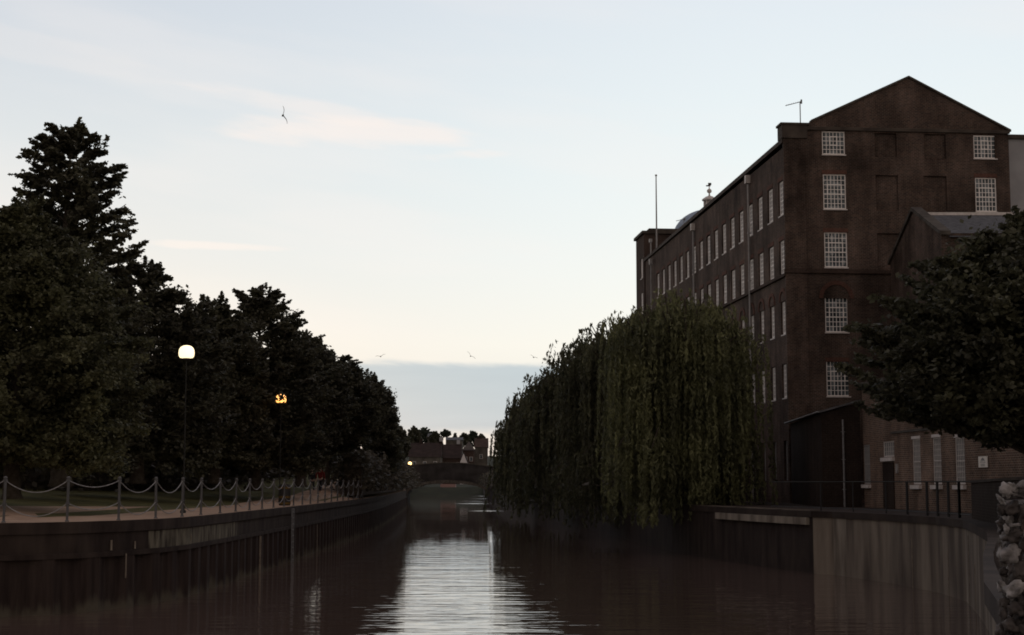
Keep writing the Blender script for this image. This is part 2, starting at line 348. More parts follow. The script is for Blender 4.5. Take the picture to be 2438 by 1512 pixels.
# ------------------------------------------------------------------ river, banks, ground
# left bank: river edge and the inner edge of the path
WZ = -1.15            # water level; the camera stands 3.6 m above it
LB = [(-62, 37), (-25, 40), (-18, 41), (-14.9, 42), (-13.2, 42.9), (-12.2, 43.9), (-11.4, 45.4), (-10.75, 47.5), (-10.4, 50), (-10.3, 56), (-10.25, 72), (-10.3, 92), (-10.5, 112), (-11.2, 135), (-12.5, 165), (-15.6, 230), (-24.0, 348), (-30, 450), (-40, 620)]
LI = [(-64, 46), (-28, 50.5), (-22.5, 52), (-19.6, 53.6), (-18.2, 55.5), (-17.4, 58), (-16.8, 61), (-16.0, 64.5), (-15.2, 68), (-14.6, 72), (-14.3, 80), (-14.3, 96), (-14.5, 114), (-15.2, 136), (-16.5, 166), (-19.6, 231), (-28, 348)]
RB = [(2.75, 1.5), (2.8, 5), (2.95, 8), (3.7, 11), (5.5, 18), (7.6, 25), (9.5, 31), (11.3, 37), (12.7, 42.7), (13.9, 48), (14.15, 52), (13.7, 57), (12.75, 62), (12.1, 62.9), (10.9, 68), (9.6, 75), (8.5, 83), (7.0, 105), (5.4, 131), (2.9, 165), (-1.0, 240), (-5.2, 348), (-8, 450), (-18, 620)]
def seg_dist(p, poly):
    best = 1e9
    for (a, b) in zip(poly[:-1], poly[1:]):
        ax, ay = a; bx, by = b; vx, vy = bx - ax, by - ay
        t = max(0, min(1, ((p[0] - ax) * vx + (p[1] - ay) * vy) / (vx * vx + vy * vy)))
        best = min(best, math.hypot(p[0] - ax - t * vx, p[1] - ay - t * vy))
    return best
def sm(x, a, b): t = max(0, min(1, (x - a) / (b - a))); return t * t * (3 - 2 * t)
def ramp_left(d, y): return (max(0, y - 90) * .032 if y < 150 else 1.92) * sm(d, .7, 2.6)
def zleft(x, y):
    d = seg_dist((x, y), LB)
    return 1.37 + ramp_left(d, y) + min(max(0, d - 4.2) * .075, 1.5) + max(0, d - 60) * .02
def zright(x, y):
    d = seg_dist((x, y), RB)
    return 1.33 + max(0, d - 60) * .025
def dens(poly, step):
    out = []
    for (a, b) in zip(poly[:-1], poly[1:]):
        n = max(1, int(math.hypot(b[0] - a[0], b[1] - a[1]) / step))
        for i in range(n): out.append((a[0] + (b[0] - a[0]) * i / n, a[1] + (b[1] - a[1]) * i / n))
    out.append(poly[-1]); return out
def land(name, poly, centre, zf, m, drop=.006):
    P = dens(poly, 6); mb = MB(); D_ = [0, .9, 2, 4.3, 7, 10, 14, 20, 30, 50, 80, 130, 200]; rows = []
    for p in P:
        v = Vector((centre[0] - p[0], centre[1] - p[1])); ln = v.length; v.normalize(); row = []
        for d in D_ + [ln * .999]:
            d = min(d, ln * .999); q = (p[0] + v.x * d, p[1] + v.y * d); row.append((q[0], q[1], zf(*q) - drop))
        rows.append(row)
    n = len(rows[0]); vs = [v for r_ in rows for v in r_]
    fs = [(i * n + k, (i + 1) * n + k, (i + 1) * n + k + 1, i * n + k + 1) for i in range(len(rows) - 1) for k in range(n - 1)]
    mb.add(vs, fs); o = mb.build(name, m); tag(o, kind='structure'); return o
land('grass_bank', LB, (-420, 400), zleft, M['grass'])
land('terrace_ground', RB, (300, 60), zright, M['terrace'])
mb = MB(); P1 = []; 
for (a, b) in zip(LB[:len(LI)], LI):
    row = []
    for k in range(7):
        t = k / 6; x = a[0] + (b[0] - a[0]) * t; y = a[1] + (b[1] - a[1]) * t; d = seg_dist((x, y), LB)
        row.append((x, y, 1.374 + ramp_left(d, y) + max(0, d - 4.2) * .075))
    P1.append(row)
mb.add([v for r_ in P1 for v in r_], [(i * 7 + k, (i + 1) * 7 + k, (i + 1) * 7 + k + 1, i * 7 + k + 1) for i in range(len(P1) - 1) for k in range(6)])
tag(mb.build('path', M['path']), kind='structure')
# near bank under the camera
mb = MB(); mb.box((-80, -60, -3.1), (60, 1.5, 1.2)); tag(mb.build('near_bank', M['earth']), kind='structure')
# river bed and general ground out to the horizon
mb = MB(); mb.box((-3000, -500, -4.0), (3000, 5000, -3.0)); tag(mb.build('ground', M['earth']), kind='structure')
mb = MB()
nx, ny = 2, 2
mb.quad((-90, -5, WZ), (40, -5, WZ), (40, 640, WZ), (-90, 640, WZ)); tag(mb.build('river_water', M['water']), kind='structure')
# far hill
mb = MB(); rows = []
for iy, (Y, z_) in enumerate([(446, -3), (462, 1.3), (500, 5), (550, 9.5), (615, 14), (740, 15.5), (1100, 12), (3000, 0)]):
    rows.append([(X, Y, z_ * (1 + .12 * math.sin(X * .021 + iy)) if iy > 1 else z_) for X in range(-900, 901, 60)])
n = len(rows[0]); mb.add([v for r_ in rows for v in r_], [(i * n + k, i * n + k + 1, (i + 1) * n + k + 1, (i + 1) * n + k) for i in range(len(rows) - 1) for k in range(n - 1)])
tag(mb.build('hill', mat('hill_scrub', (.020, .022, .012), .95, (.035, .038, .02), .2)), kind='structure')

# ------------------------------------------------------------------ quay walls
def strip(mb, poly, z0, z1, off0, off1):     # a wall-shaped beam along poly; off = outward (towards water) offsets
    P = [Vector((p[0], p[1], 0)) for p in poly]; nrm = []
    for i in range(len(P)):
        t = (P[min(i + 1, len(P) - 1)] - P[max(i - 1, 0)]).normalized(); nrm.append(Vector((t.y, -t.x, 0)))
    vs = []
    for p, n_ in zip(P, nrm):
        vs += [p + n_ * off0 + Vector((0, 0, z0)), p + n_ * off1 + Vector((0, 0, z0)), p + n_ * off1 + Vector((0, 0, z1)), p + n_ * off0 + Vector((0, 0, z1))]
    fs = []
    for i in range(len(P) - 1):
        a = i * 4; b = a + 4
        fs += [(a + k, a + (k + 1) % 4, b + (k + 1) % 4, b + k) for k in range(4)]
    fs += [(0, 1, 2, 3), tuple((len(P) - 1) * 4 + k for k in (3, 2, 1, 0))]
    mb.add(vs, fs)
def quay(name, label, poly, sgn, ztop, zcap, zled, mcap, mwall, mpile, plain=False):
    q = empty(name, (poly[len(poly) // 2][0], poly[len(poly) // 2][1], 0), 0, label, 'river wall')
    off = Vector(q.location); P = [(p[0] - off.x, p[1] - off.y) for p in poly]
    mb = MB(); strip(mb, P, zcap, ztop - .003, -.35 * sgn, .10 * sgn); mb.build('coping', mcap, q)
    mb = MB(); strip(mb, P, WZ - 1.6 if plain else zled, zcap, -.3 * sgn, .04 * sgn); mb.build('wall_face', mwall, q)
    if plain: return q, off
    mb = MB(); strip(mb, P, zled - .14, zled, -.3 * sgn, .13 * sgn); mb.build('ledge', mcap, q)
    # trough-shaped sheet piling under the ledge
    D2 = dens(P, .34); mb = MB(); vs = []
    V2 = [Vector((p[0], p[1], 0)) for p in D2]
    for i, p in enumerate(V2):
        t = (V2[min(i + 1, len(V2) - 1)] - V2[max(i - 1, 0)]).normalized(); n_ = Vector((t.y, -t.x, 0)) * sgn
        o_ = (.11, .11, -.07, -.07)[i % 4]; w = p + n_ * o_
        vs += [w + Vector((0, 0, WZ - 1.2)), w + Vector((0, 0, zled - .13))]
    mb.add(vs, [(2 * i, 2 * i + 2, 2 * i + 3, 2 * i + 1) for i in range(len(V2) - 1)]); mb.build('sheet_piling', mpile, q)
    return q, off
random.seed(3)
q, off = quay('river_wall', 'long dark concrete river wall with sheet piling below the path on the left bank', LB, 1, 1.37, 1.05, .5, M['conc'], M['conc'], M['pile'])
# pale limewashed patch of the wall face and light runs down it
def bank_pt(poly, D, offn=0):
    for (a, b) in zip(poly[:-1], poly[1:]):
        if a[1] <= D <= b[1]:
            t = (D - a[1]) / (b[1] - a[1]); v = Vector((b[0] - a[0], b[1] - a[1], 0)).normalized()
            return Vector((a[0] + (b[0] - a[0]) * t + v.y * offn, D - v.x * offn, 0)), v
mb = MB()
pp = []
for X, Y in [(-10.95, 46.9), (-10.75, 47.5), (-10.4, 50), (-10.32, 54), (-10.3, 58.5)]: pp.append((X - off.x, Y - off.y))
strip(mb, pp, .505, 1.02, .041, .052); mb.build('pale_patch', M['conc_pale'], q)
mb = MB()
for D, z0, z1, w in ((42.35, .68, .98, .035), (45.1, .53, .82, .035), (46.2, .53, .75, .03), (45.6, -.28, .42, .022), (81.5, -1.2, .3, .03), (50.5, .6, .8, .02)):
    p, v = bank_pt(LB, D, .056 if z1 > .45 else .15); n_ = Vector((v.y, -v.x, 0))
    mb.obox(p - off, v, n_, (-w, 0, z0), (w, .02, z1))
for D in (63,): 
    p, v = bank_pt(LB, D, .15); n_ = Vector((v.y, -v.x, 0)); mb.obox(p - off, v, n_, (-.05, 0, -1.3), (.05, .06, .34))
mb.build('fender_batten', M['timber'], q)
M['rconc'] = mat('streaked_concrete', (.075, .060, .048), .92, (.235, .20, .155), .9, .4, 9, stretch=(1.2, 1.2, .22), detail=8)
p, v = bank_pt(LB, 72, .16); n_ = Vector((v.y, -v.x, 0)); mb = MB()
for u_ in (-.26, .26): mb.obox(p - off, v, n_, (u_ - .03, 0, WZ - .3), (u_ + .03, .05, 1.3))
for k in range(9): mb.obox(p - off, v, n_, (-.23, .01, WZ + .1 + .27 * k), (.23, .04, WZ + .14 + .27 * k))
mb.build('ladder', M['metal'], q)
KC = RB.index((12.1, 62.9))
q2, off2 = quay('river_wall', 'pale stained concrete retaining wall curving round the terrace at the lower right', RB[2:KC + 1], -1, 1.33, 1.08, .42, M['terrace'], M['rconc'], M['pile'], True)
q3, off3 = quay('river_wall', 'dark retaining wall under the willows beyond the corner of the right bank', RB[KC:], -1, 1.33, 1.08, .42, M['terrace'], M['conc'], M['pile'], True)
mb = MB(); pp = [(X - off2.x, Y - off2.y) for X, Y in ((13.55, 58), (12.75, 62))]
strip(mb, pp, WZ - .4, 1.07, -.052, -.041); pp = [(X - off2.x, Y - off2.y) for X, Y in ((12.05, 63.2), (10.9, 68), (9.8, 74))]
strip(mb, pp, .78, 1.07, -.22, -.041); mb.build('pale_patch', mat('stained_concrete', (.12, .10, .078), .92, (.30, .265, .21), 1.0, .4, 9, stretch=(1.6, 1.6, .3), detail=7), q2)
mb = MB(); strip(mb, [(X - off2.x, Y - off2.y) for X, Y in ((12.0, 63.4), (10.9, 68), (9.6, 75), (8.5, 83))], 1.332, 1.36, .05, .5); mb.build('pale_kerb', mat('pale_kerb', (.05, .04, .03), .9, (.16, .13, .10), 1), q2)
mb = MB()
for D, zt in ((44, .2), (46.5, .9), (50.5, .3), (54.5, .6)):
    p, v = bank_pt(RB, D, -.045); n_ = Vector((-v.y, v.x, 0)); mb.obox(p - off2, v, n_, (-.02, -.003, WZ - .2), (.02, .01, zt))
mb.build('lime_streak', M['timber'], q2)

# ------------------------------------------------------------------ chain fence on the left bank
fence = empty('chain_fence', (-10.6, 60, 1.37), 0, 'long fence of slim grey metal posts with two sagging chains along the left river path', 'fence')
fo = fence.location
FP = []
for (x_, D_) in ((-150, 0), (27, 0), (177, 0), (298, 0), (381, 0), (443, 0), (487, 0)):
    # walk along the bank line for the near curve
    best = None
    for (a, b) in zip(LB[:-1], LB[1:]):
        for k in range(60):
            t = k / 60; X = a[0] + (b[0] - a[0]) * t - .0; Y = a[1] + (b[1] - a[1]) * t
            e_ = abs(1218.5 + 3700 * (X - .22 * (Y > 46)) / (Y + .25) - x_)
            if best is None or e_ < best[0]: best = (e_, X - (.22 if Y > 46 else .1), Y + (.0 if Y > 46 else .25))
    FP.append((best[1], best[2]))
yy = FP[-1][1]
for k in range(1, 19): FP.append((-10.5, yy + 3.15 * k))
post_mb = MB(); post_mb.tube([(0, 0, -.02), (0, 0, 1.2)], .038, 8); post_mb.lathe([(.06, 0), (.06, .03), (.04, .05)], (0, 0, 0), 10); post_mb.lathe([(.038, 0), (.055, .02), (.055, .05), (.02, .08)], (0, 0, 1.19), 10)
for z_ in (1.16, .52): post_mb.box((-.05, -.05, z_ - .02), (.05, .05, z_ + .02))
post0 = None
for i, (X, Y) in enumerate(FP):
    if post0 is None: p_ = post0 = post_mb.build('post', M['post'], fence)
    else: p_ = post0.copy(); COL.objects.link(p_); p_.parent = fence
    p_.location = (X - fo.x, Y - fo.y, 0); random.seed(i); p_.rotation_euler = (random.uniform(-.015, .015), random.uniform(-.015, .015), 0)
random.seed(11)
sags = [.34, .34, .20, .33, .36, .37] + [random.uniform(.24, .4) for _ in range(30)]
for i in range(len(FP) - 1):
    for z_, k in ((1.16, 1.0), (.52, 1.02)):
        a = Vector((FP[i][0] - fo.x, FP[i][1] - fo.y, z_)); b = Vector((FP[i + 1][0] - fo.x, FP[i + 1][1] - fo.y, z_)); s_ = sags[i] * k * random.uniform(.9, 1.1)
        mb = MB(); mb.tube([a.lerp(b, t / 14) - Vector((0, 0, s_ * 4 * (t / 14) * (1 - t / 14))) for t in range(15)], .014, 5); mb.build('chain', M['chain'], fence)

# ------------------------------------------------------------------ lamps
def street_lamp(X, Y, zb, zg, rg, label, glow, cap=True):
    t = empty('street_lamp', (X, Y, zb), 0, label, 'street lamp', 'lit lamps along the left bank')
    h = zg - zb
    mb = MB(); mb.tube([(0, 0, 0), (0, 0, .9), (0, 0, .95), (0, 0, h - rg)], [.055, .055, .030, .022], 10); mb.lathe([(.11, 0), (.11, .08), (.075, .12)], n=12); mb.build('pole', M['pipe_dark'], t)
    mb = MB(); mb.lathe([(rg * .35, -rg * .98), (rg * .45, -rg * .86), (rg * .45, -rg * .80)], (0, 0, h), 16); mb.build('collar', M['binblack'], t)
    prof = [(rg * .45, -rg * .80), (rg * .82, -rg * .74), (rg * .97, -rg * .5), (rg, -rg * .1), (rg * .95, rg * .3), (rg * .75, rg * .62), (rg * .42, rg * .8), (rg * .05, rg * .86)]
    mb = MB(); mb.lathe(prof, (0, 0, h), 24); mb.build('lamp_globe', glow, t, True)
    return t
p = at(444, 838, 56.5); street_lamp(p.x, p.y, zleft(p.x, p.y), p.z, .285, 'tall globe lamp shining pale yellow, nearest and brightest of the lamps on the left bank', M['lampglow'])
p = at(669, 949, 84); street_lamp(p.x, p.y, zleft(p.x, p.y), p.z, .28, 'globe lamp glowing orange half hidden by leaves behind the chain fence', M['lampglow2'])
p = at(975.5, 1103, 345); street_lamp(p.x, p.y, 2.2, p.z, .40, 'tiny orange lamp far off at the left end of the stone bridge', emis('far_lamp_light', (1, .60, .22), 3.5))

# bin by the fence
p = at(694, 1180, 74); t = empty('litter_bin', (-10.95, 75.4, 1.37), 0, 'dark litter bin with yellow bands beside the chain fence', 'litter bin')
mb = MB(); mb.lathe([(.26, 0), (.28, .05), (.28, .95), (.25, 1.0), (.25, 1.02)], n=16); mb.build('bin_body', M['binblack'], t, False)
for z_ in (.06, .36, .80):
    mb = MB(); mb.lathe([(.286, z_), (.286, z_ + .10)], n=16); mb.build('band', M['yellow'], t)

# ------------------------------------------------------------------ the mill
TH = R(4.9)
C0 = at(1872, 650, 88); C0.z = 0
ux = Vector((math.cos(TH), math.sin(TH), 0)); uy = Vector((-math.sin(TH), math.cos(TH), 0))
mill = empty('mill_building', C0, TH, 'huge six storey dark brick mill with gabled end and rows of white paned windows', 'mill')
def panel(mb, O, U, N, w, z0, z1, ops, dep=.1):
    O = Vector(O); U = Vector(U); N = Vector(N); K = Vector((0, 0, 1))
    us = sorted(set([0, w] + [u for o in ops for u in o[:2]])); zs = sorted(set([z0, z1] + [z for o in ops for z in o[2:4]]))
    P = lambda u, z, d=0: O + U * u + K * z - N * d
    for a, b in zip(us[:-1], us[1:]):
        run = None
        for c, d in zip(zs[:-1], zs[1:]):
            um, zm = (a + b) / 2, (c + d) / 2
            if any(o[0] < um < o[1] and o[2] < zm < o[3] for o in ops): continue
            mb.quad(P(a, c), P(b, c), P(b, d), P(a, d))
    for o in ops:
        u0, u1, a, b = o[:4]; dp = o[4] if len(o) > 4 and o[4] else dep
        mb.quad(P(u0, a), P(u0, b), P(u0, b, dp), P(u0, a, dp)); mb.quad(P(u1, b), P(u1, a), P(u1, a, dp), P(u1, b, dp))
        mb.quad(P(u0, b), P(u1, b), P(u1, b, dp), P(u0, b, dp)); mb.quad(P(u1, a), P(u0, a), P(u0, a, dp), P(u1, a, dp))
        if len(o) > 5: mb.quad(P(u0, a, dp), P(u1, a, dp), P(u1, b, dp), P(u0, b, dp))
ZB = 1.0; ZE = 21.72; LEN = 47.0
def window_obj(w, h, cols, rows, fr=.085, bar=.028, sash=None, parent=None, mname='white', gname='glass', arch=0.0, sill=True, inner=None):
    # local: x across, z up, outward is -y; pane behind
    mb = MB(); d = .05
    mb.box((0, 0, 0), (fr, d, h)); mb.box((w - fr, 0, 0), (w, d, h)); mb.box((fr, 0, 0), (w - fr, d, fr * 1.1)); mb.box((fr, 0, h - fr), (w - fr, d, h))
    for i in range(1, cols):
        x = fr + (w - 2 * fr) * i / cols; mb.box((x - bar / 2, .008, fr), (x + bar / 2, d - .01, h - fr))
    for i in range(1, rows):
        z = fr + (h - 2 * fr) * i / rows; b2 = bar * (1.9 if sash and i == sash else 1)
        mb.box((fr, .004 if b2 > bar else .012, z - b2 / 2), (w - fr, d - .012, z + b2 / 2))
    if inner:      # the heavier frame of the opening casement
        c0, c1, r0, r1 = inner; X0 = fr + (w - 2 * fr) * c0 / cols; X1 = fr + (w - 2 * fr) * c1 / cols; Z0 = fr + (h - 2 * fr) * r0 / rows; Z1 = fr + (h - 2 * fr) * r1 / rows; q_ = .03
        mb.box((X0 - q_, -.01, Z0 - q_), (X0 + q_, .002, Z1 + q_)); mb.box((X1 - q_, -.01, Z0 - q_), (X1 + q_, .002, Z1 + q_))
        mb.box((X0 + q_, -.01, Z0 - q_), (X1 - q_, .002, Z0 + q_)); mb.box((X0 + q_, -.01, Z1 - q_), (X1 - q_, .002, Z1 + q_))
    o = mb.build('window', M[mname], parent)
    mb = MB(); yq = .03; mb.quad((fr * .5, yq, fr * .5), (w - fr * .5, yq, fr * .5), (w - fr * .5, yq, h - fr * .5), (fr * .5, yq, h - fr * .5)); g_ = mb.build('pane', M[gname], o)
    if sill:
        mb = MB(); mb.box((-.04, -.12, -.07), (w + .04, .0, -.004)); s_ = mb.build('sill', M['white2'], o)
    return o
def copy_window(o, loc, rz):
    c = o.copy(); COL.objects.link(c); c.location = loc; c.rotation_euler = (0, 0, rz)
    for ch in o.children:
        k = ch.copy(); COL.objects.link(k); k.parent = c
    return c
# river side (local plane x = 0, facing -x, y runs away)
rops = []; rwin = []
ys = [.93 + 2.50 * i for i in range(19)]
for i, y in enumerate(ys):
    w = 1.20
    if i < 17: rops.append((y - w / 2, y + w / 2, 17.88, 19.88)); rwin.append((y - w / 2, 17.88, 'A'))
    rops.append((y - w / 2, y + w / 2, 14.42, 16.40)); rwin.append((y - w / 2, 14.42, 'A'))
    if i < 9:
        rops.append((y - w / 2 + .1, y + w / 2 - .1, 10.95, 12.85, .17)); rwin.append((y - w / 2 + .1, 10.95, 'C'))
        rops.append((y - w / 2 + .1, y + w / 2 - .1, 7.30, 9.25, .17)); rwin.append((y - w / 2 + .1, 7.30, 'C'))
        rops.append((y - w / 2 + .2, y + w / 2 - .2, 2.6, 4.85, .2)); rwin.append((y - w / 2 + .2, 2.6, 'E'))
# tower windows
for y, z in ((48.2, 20.45), (48.2, 17.3), (45.8, 17.3)): pass
mb = MB()
panel(mb, (0, 0, 0), (0, 1, 0), (-1, 0, 0), LEN, ZB, ZE, rops, .14)
gops = [(2.23, 3.58, 21.31, 22.67), (2.24, 3.58, 18.12, 20.15), (2.24, 3.58, 14.74, 16.76), (2.2, 3.5, 11.0, 12.95), (2.2, 3.48, 7.35, 9.31),
        (11.24, 12.52, 21.24, 22.62), (11.26, 12.52, 18.10, 20.10)]
blind = [(5.35, 6.65, 21.2, 22.62), (8.3, 9.58, 21.15, 22.62), (5.35, 6.68, 18.1, 20.15), (8.2, 9.56, 18.1, 20.15), (5.35, 6.68, 14.7, 16.75), (8.2, 9.56, 14.7, 16.75)]
panel(mb, (0, 0, 0), (1, 0, 0), (0, -1, 0), 13.35, ZB, 22.75, gops + [b + (.14, 1) for b in blind], .10)
# gable triangle, back and far walls
AP = (7.45, 25.95)
mb.add([(1.2, .01, 22.7), (13.33, .01, 22.7), (13.33, .01, 22.92), (AP[0], .01, AP[1]), (1.75, .01, 23.28), (1.2, .01, 23.06)], [(0, 1, 2, 3, 4, 5)])
mb.quad((13.35, 0, ZB), (13.35, LEN, ZB), (13.35, LEN, 22.75), (13.35, 0, 22.75))
mb.quad((0, LEN, ZB), (13.35, LEN, ZB), (13.35, LEN, ZE), (0, LEN, ZE))
mb.build('wall', M['brick'], mill)
# pilasters, string course, cornice, copings (standing 5-35 cm proud)
mb = MB()
mb.box((-.06, -.06, ZB), (1.2, 0, 14.38)); mb.box((-.06, -.06, 14.62), (1.2, 0, 22.35)); mb.box((-.06, 0, 14.62), (0, .2, 22.1)); mb.box((-.06, 0, ZB), (0, .2, 14.38))
mb.build('corner_pilaster', M['brick'], mill)
mb = MB(); mb.box((-.14, -.14, 14.38), (13.4, 0, 14.60)); mb.box((-.14, 0, 14.20), (0, LEN, 14.38)); mb.build('string_course', M['brick_trim'], mill)
mb = MB(); mb.add([(-.14, 0, 21.95), (0, 0, 21.95), (0, LEN, 21.72), (-.14, LEN, 21.72), (-.14, 0, 22.2), (.5, 0, 22.2), (.5, LEN, 21.97), (-.14, LEN, 21.97)], [(0, 3, 2, 1), (4, 5, 6, 7), (0, 1, 5, 4), (1, 2, 6, 5), (2, 3, 7, 6), (3, 0, 4, 7)]); mb.build('eaves_cornice', M['band'], mill)
mb = MB(); mb.box((1.22, -.12, 22.72), (13.4, 0, 22.90)); mb.box((-.16, -.16, 22.21), (1.32, .85, 22.98)); mb.box((-.24, -.22, 22.98), (1.45, .9, 23.10)); mb.build('gable_cornice', M['band'], mill)
mb = MB()
def cope(a, b, w0=-.10, w1=.35, th=.12):
    mb.add([(a[0], w0, a[1]), (b[0], w0, b[1]), (b[0], w1, b[1]), (a[0], w1, a[1]), (a[0], w0, a[1] + th), (b[0], w0, b[1] + th), (b[0], w1, b[1] + th), (a[0], w1, a[1] + th)],
           [(0, 3, 2, 1), (4, 5, 6, 7), (0, 1, 5, 4), (1, 2, 6, 5), (2, 3, 7, 6), (3, 0, 4, 7)])
cope((1.6, 23.2), (7.44, 25.93)); cope((7.46, 25.93), (13.5, 22.85)); mb.build('gable_coping', M['stone'], mill)
# round arches over the lower windows, flat arches over the upper ones
def arch_ring(mb, cx, cz, r, wd, horiz='x', d=.05, a0=0, a1=180, n=14):
    for i in range(n):
        t0 = R(a0 + (a1 - a0) * i / n); t1 = R(a0 + (a1 - a0) * (i + 1) / n); q_ = []
        for (rr, tt) in ((r, t0), (r + wd, t0), (r + wd, t1), (r, t1)):
            c_, z_ = cx + rr * math.cos(tt), cz + rr * math.sin(tt); q_.append((c_, -d, z_) if horiz == 'x' else (-d, c_, z_))
        mb.prism(q_, (0, d + .002, 0) if horiz == 'x' else (d + .002, 0, 0))
def one(fn): mb = MB(); fn(mb); mb.build('window_arch', M['brick_arch'], mill)
one(lambda mb: arch_ring(mb, 2.87, 12.95, .78, .24))
for i in range(6): one(lambda mb: arch_ring(mb, ys[i], 12.85, .58, .2, 'y'))
for (a, b, c, d) in [g for g in gops if g[3] < 21 and not (10 < g[2] < 12)]: one(lambda mb: mb.box((a - .06, -.02, d + .004), (b + .06, 0, d + .24)))
for i, y in enumerate(ys[:17]):
    for z_ in (19.88, 16.40): one(lambda mb: mb.box((-.02, y - .68, z_ + .004), (0, y + .68, z_ + .24)))
# gable windows
gw = {}
for i, (a, b, c, d) in enumerate(gops):
    small = d - c < 1.6
    k = 's' if small else ('r' if i == 6 else 'l')
    if k not in gw:
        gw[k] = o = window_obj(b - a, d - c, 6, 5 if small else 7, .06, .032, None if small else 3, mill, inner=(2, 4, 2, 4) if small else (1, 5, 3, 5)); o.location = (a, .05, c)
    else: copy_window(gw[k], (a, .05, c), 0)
rw = {}
for (y0, z0, k) in rwin:
    dims = {'A': (1.20, 2.0), 'C': (1.00, 1.92), 'E': (.8, 2.25)}[k]
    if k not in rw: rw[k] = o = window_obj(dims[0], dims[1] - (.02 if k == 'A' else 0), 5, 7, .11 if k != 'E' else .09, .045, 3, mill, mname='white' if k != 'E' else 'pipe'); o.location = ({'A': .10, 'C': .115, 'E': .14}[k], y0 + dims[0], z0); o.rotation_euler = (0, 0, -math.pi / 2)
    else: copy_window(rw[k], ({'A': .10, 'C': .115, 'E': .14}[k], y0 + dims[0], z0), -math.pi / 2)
# roof
mb = MB(); mb.add([(.3, .36, 22.1), (7.45, .36, 25.6), (13.3, .36, 22.3), (.3, LEN, 21.9), (7.45, LEN, 25.3), (13.3, LEN, 22.1)], [(0, 1, 4, 3), (1, 2, 5, 4), (3, 4, 5), (0, 2, 1)])
mb.build('roof', M['slate'], mill)
# far tower block with its flat parapet
tw = MB(); tops = [(2.4, 3.5, 20.4, 22.2), (2.4, 3.5, 17.2, 19.1)]; T0, T1, TZ = 47.002, 51.2, 24.2
panel(tw, (-.10, T1, 0), (0, -1, 0), (-1, 0, 0), T1 - T0, ZB, TZ, tops, .1)
tw.quad((-.10, T0, ZB), (12.6, T0, ZB), (12.6, T0, TZ), (-.10, T0, TZ)); tw.quad((-.10, T1, ZB), (12.6, T1, ZB), (12.6, T1, TZ), (-.10, T1, TZ))
tw.quad((-.10, T0, TZ), (12.6, T0, TZ), (12.6, T1, TZ), (-.10, T1, TZ)); tw.quad((12.6, T0, ZB), (12.6, T1, ZB), (12.6, T1, TZ), (12.6, T0, TZ))
tw.build('tower', M['brick_trim'], mill)
mb = MB(); mb.box((-.28, T0 - .2, TZ + .002), (12.8, T1 + .2, TZ + .25)); mb.box((.35, T0 - .05, TZ + .25), (12.6, T1 - .2, TZ + .48)); mb.build('tower_parapet', M['band'], mill)
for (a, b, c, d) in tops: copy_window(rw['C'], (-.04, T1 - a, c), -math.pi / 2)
# dome with lantern
dl = at(1690, 600, 143) - C0; dl = Vector((dl.dot(ux), dl.dot(uy), 0))
zs = zat(563, 143)
dome = MB(); Rd = 3.42; zd = 25.25
dome.lathe([(Rd + .12, 22.5 - zd), (Rd + .12, -.1), (Rd + .18, 0)] + [(Rd * math.cos(R(a)), 2.55 * math.sin(R(a))) for a in range(0, 86, 6)], (dl.x, dl.y, zd), 36)
dome = dome.build('dome', M['lead'], mill, True)
mb = MB(); lz = zd + 2.45
mb.lathe([(.62, 0), (.62, .12), (.50, .14)], (dl.x, dl.y, lz), 12)
for k in range(8): mb.tube([(dl.x + .5 * math.cos(k * math.pi / 4), dl.y + .5 * math.sin(k * math.pi / 4), lz + .1), (dl.x + .5 * math.cos(k * math.pi / 4), dl.y + .5 * math.sin(k * math.pi / 4), lz + .95)], .07, 6)
mb.lathe([(.36, .1), (.36, .95)], (dl.x, dl.y, lz), 8)
mb.lathe([(.70, .94), (.70, 1.05), (.35, 1.3), (.1, 1.4), (.06, 1.62), (.2, 1.72), (.24, 1.86), (.18, 1.98), (.05, 2.08), (.04, 2.3)], (dl.x, dl.y, lz), 12)
mb.build('lantern', M['white2'], dome)
mb = MB(); mb.box((dl.x - .3, dl.y - .02, lz + 2.28), (dl.x + .12, dl.y + .02, lz + 2.4)); mb.box((dl.x - .1, dl.y - .03, lz + 2.4), (dl.x + .2, dl.y + .03, lz + 2.62)); mb.build('weather_vane', M['band'], dome)
# drainpipes
for (y, zt, m) in ((8.4, 21.7, 'pipe'), (25.6, 21.5, 'pipe')):
    mb = MB(); mb.tube([(-.12, y, ZB), (-.12, y, zt - .5)], .065, 8)
    for z_ in range(3, 21, 3): mb.box((-.2, y - .09, z_), (0, y + .09, z_ + .06))
    o = mb.build('drainpipe', M[m], mill); mb = MB(); mb.box((-.3, y - .16, zt - .5), (0, y + .16, zt)); mb.build('rainwater_head', M['white2'], o)
y = 43.0
mb = MB(); mb.tube([(-.2, y, ZB), (-.2, y, 20.9)], .06, 8); mb.box((-.36, y - .16, 20.9), (-.1, y + .16, 21.4)); mb.tube([(-.2, y, 21.8), (-.2, y, 22.8)], .06, 8); mb.box((-.34, y - .15, 22.8), (-.1, y + .15, 23.1)); mb.build('drainpipe', M['pipe'], mill)
# rear wing, paler, seen past the right end of the gable
mb = MB(); mb.box((13.36, 1.2, ZB), (22, 14, 22.7)); mb.build('rear_wing', M['render'], mill)
mb = MB(); mb.box((13.36, 1.05, 22.702), (22.1, 14.1, 22.95)); mb.build('rear_wing_coping', M['band'], mill)

def wpt(x, y, z): return C0 + ux * x + uy * y + Vector((0, 0, z))
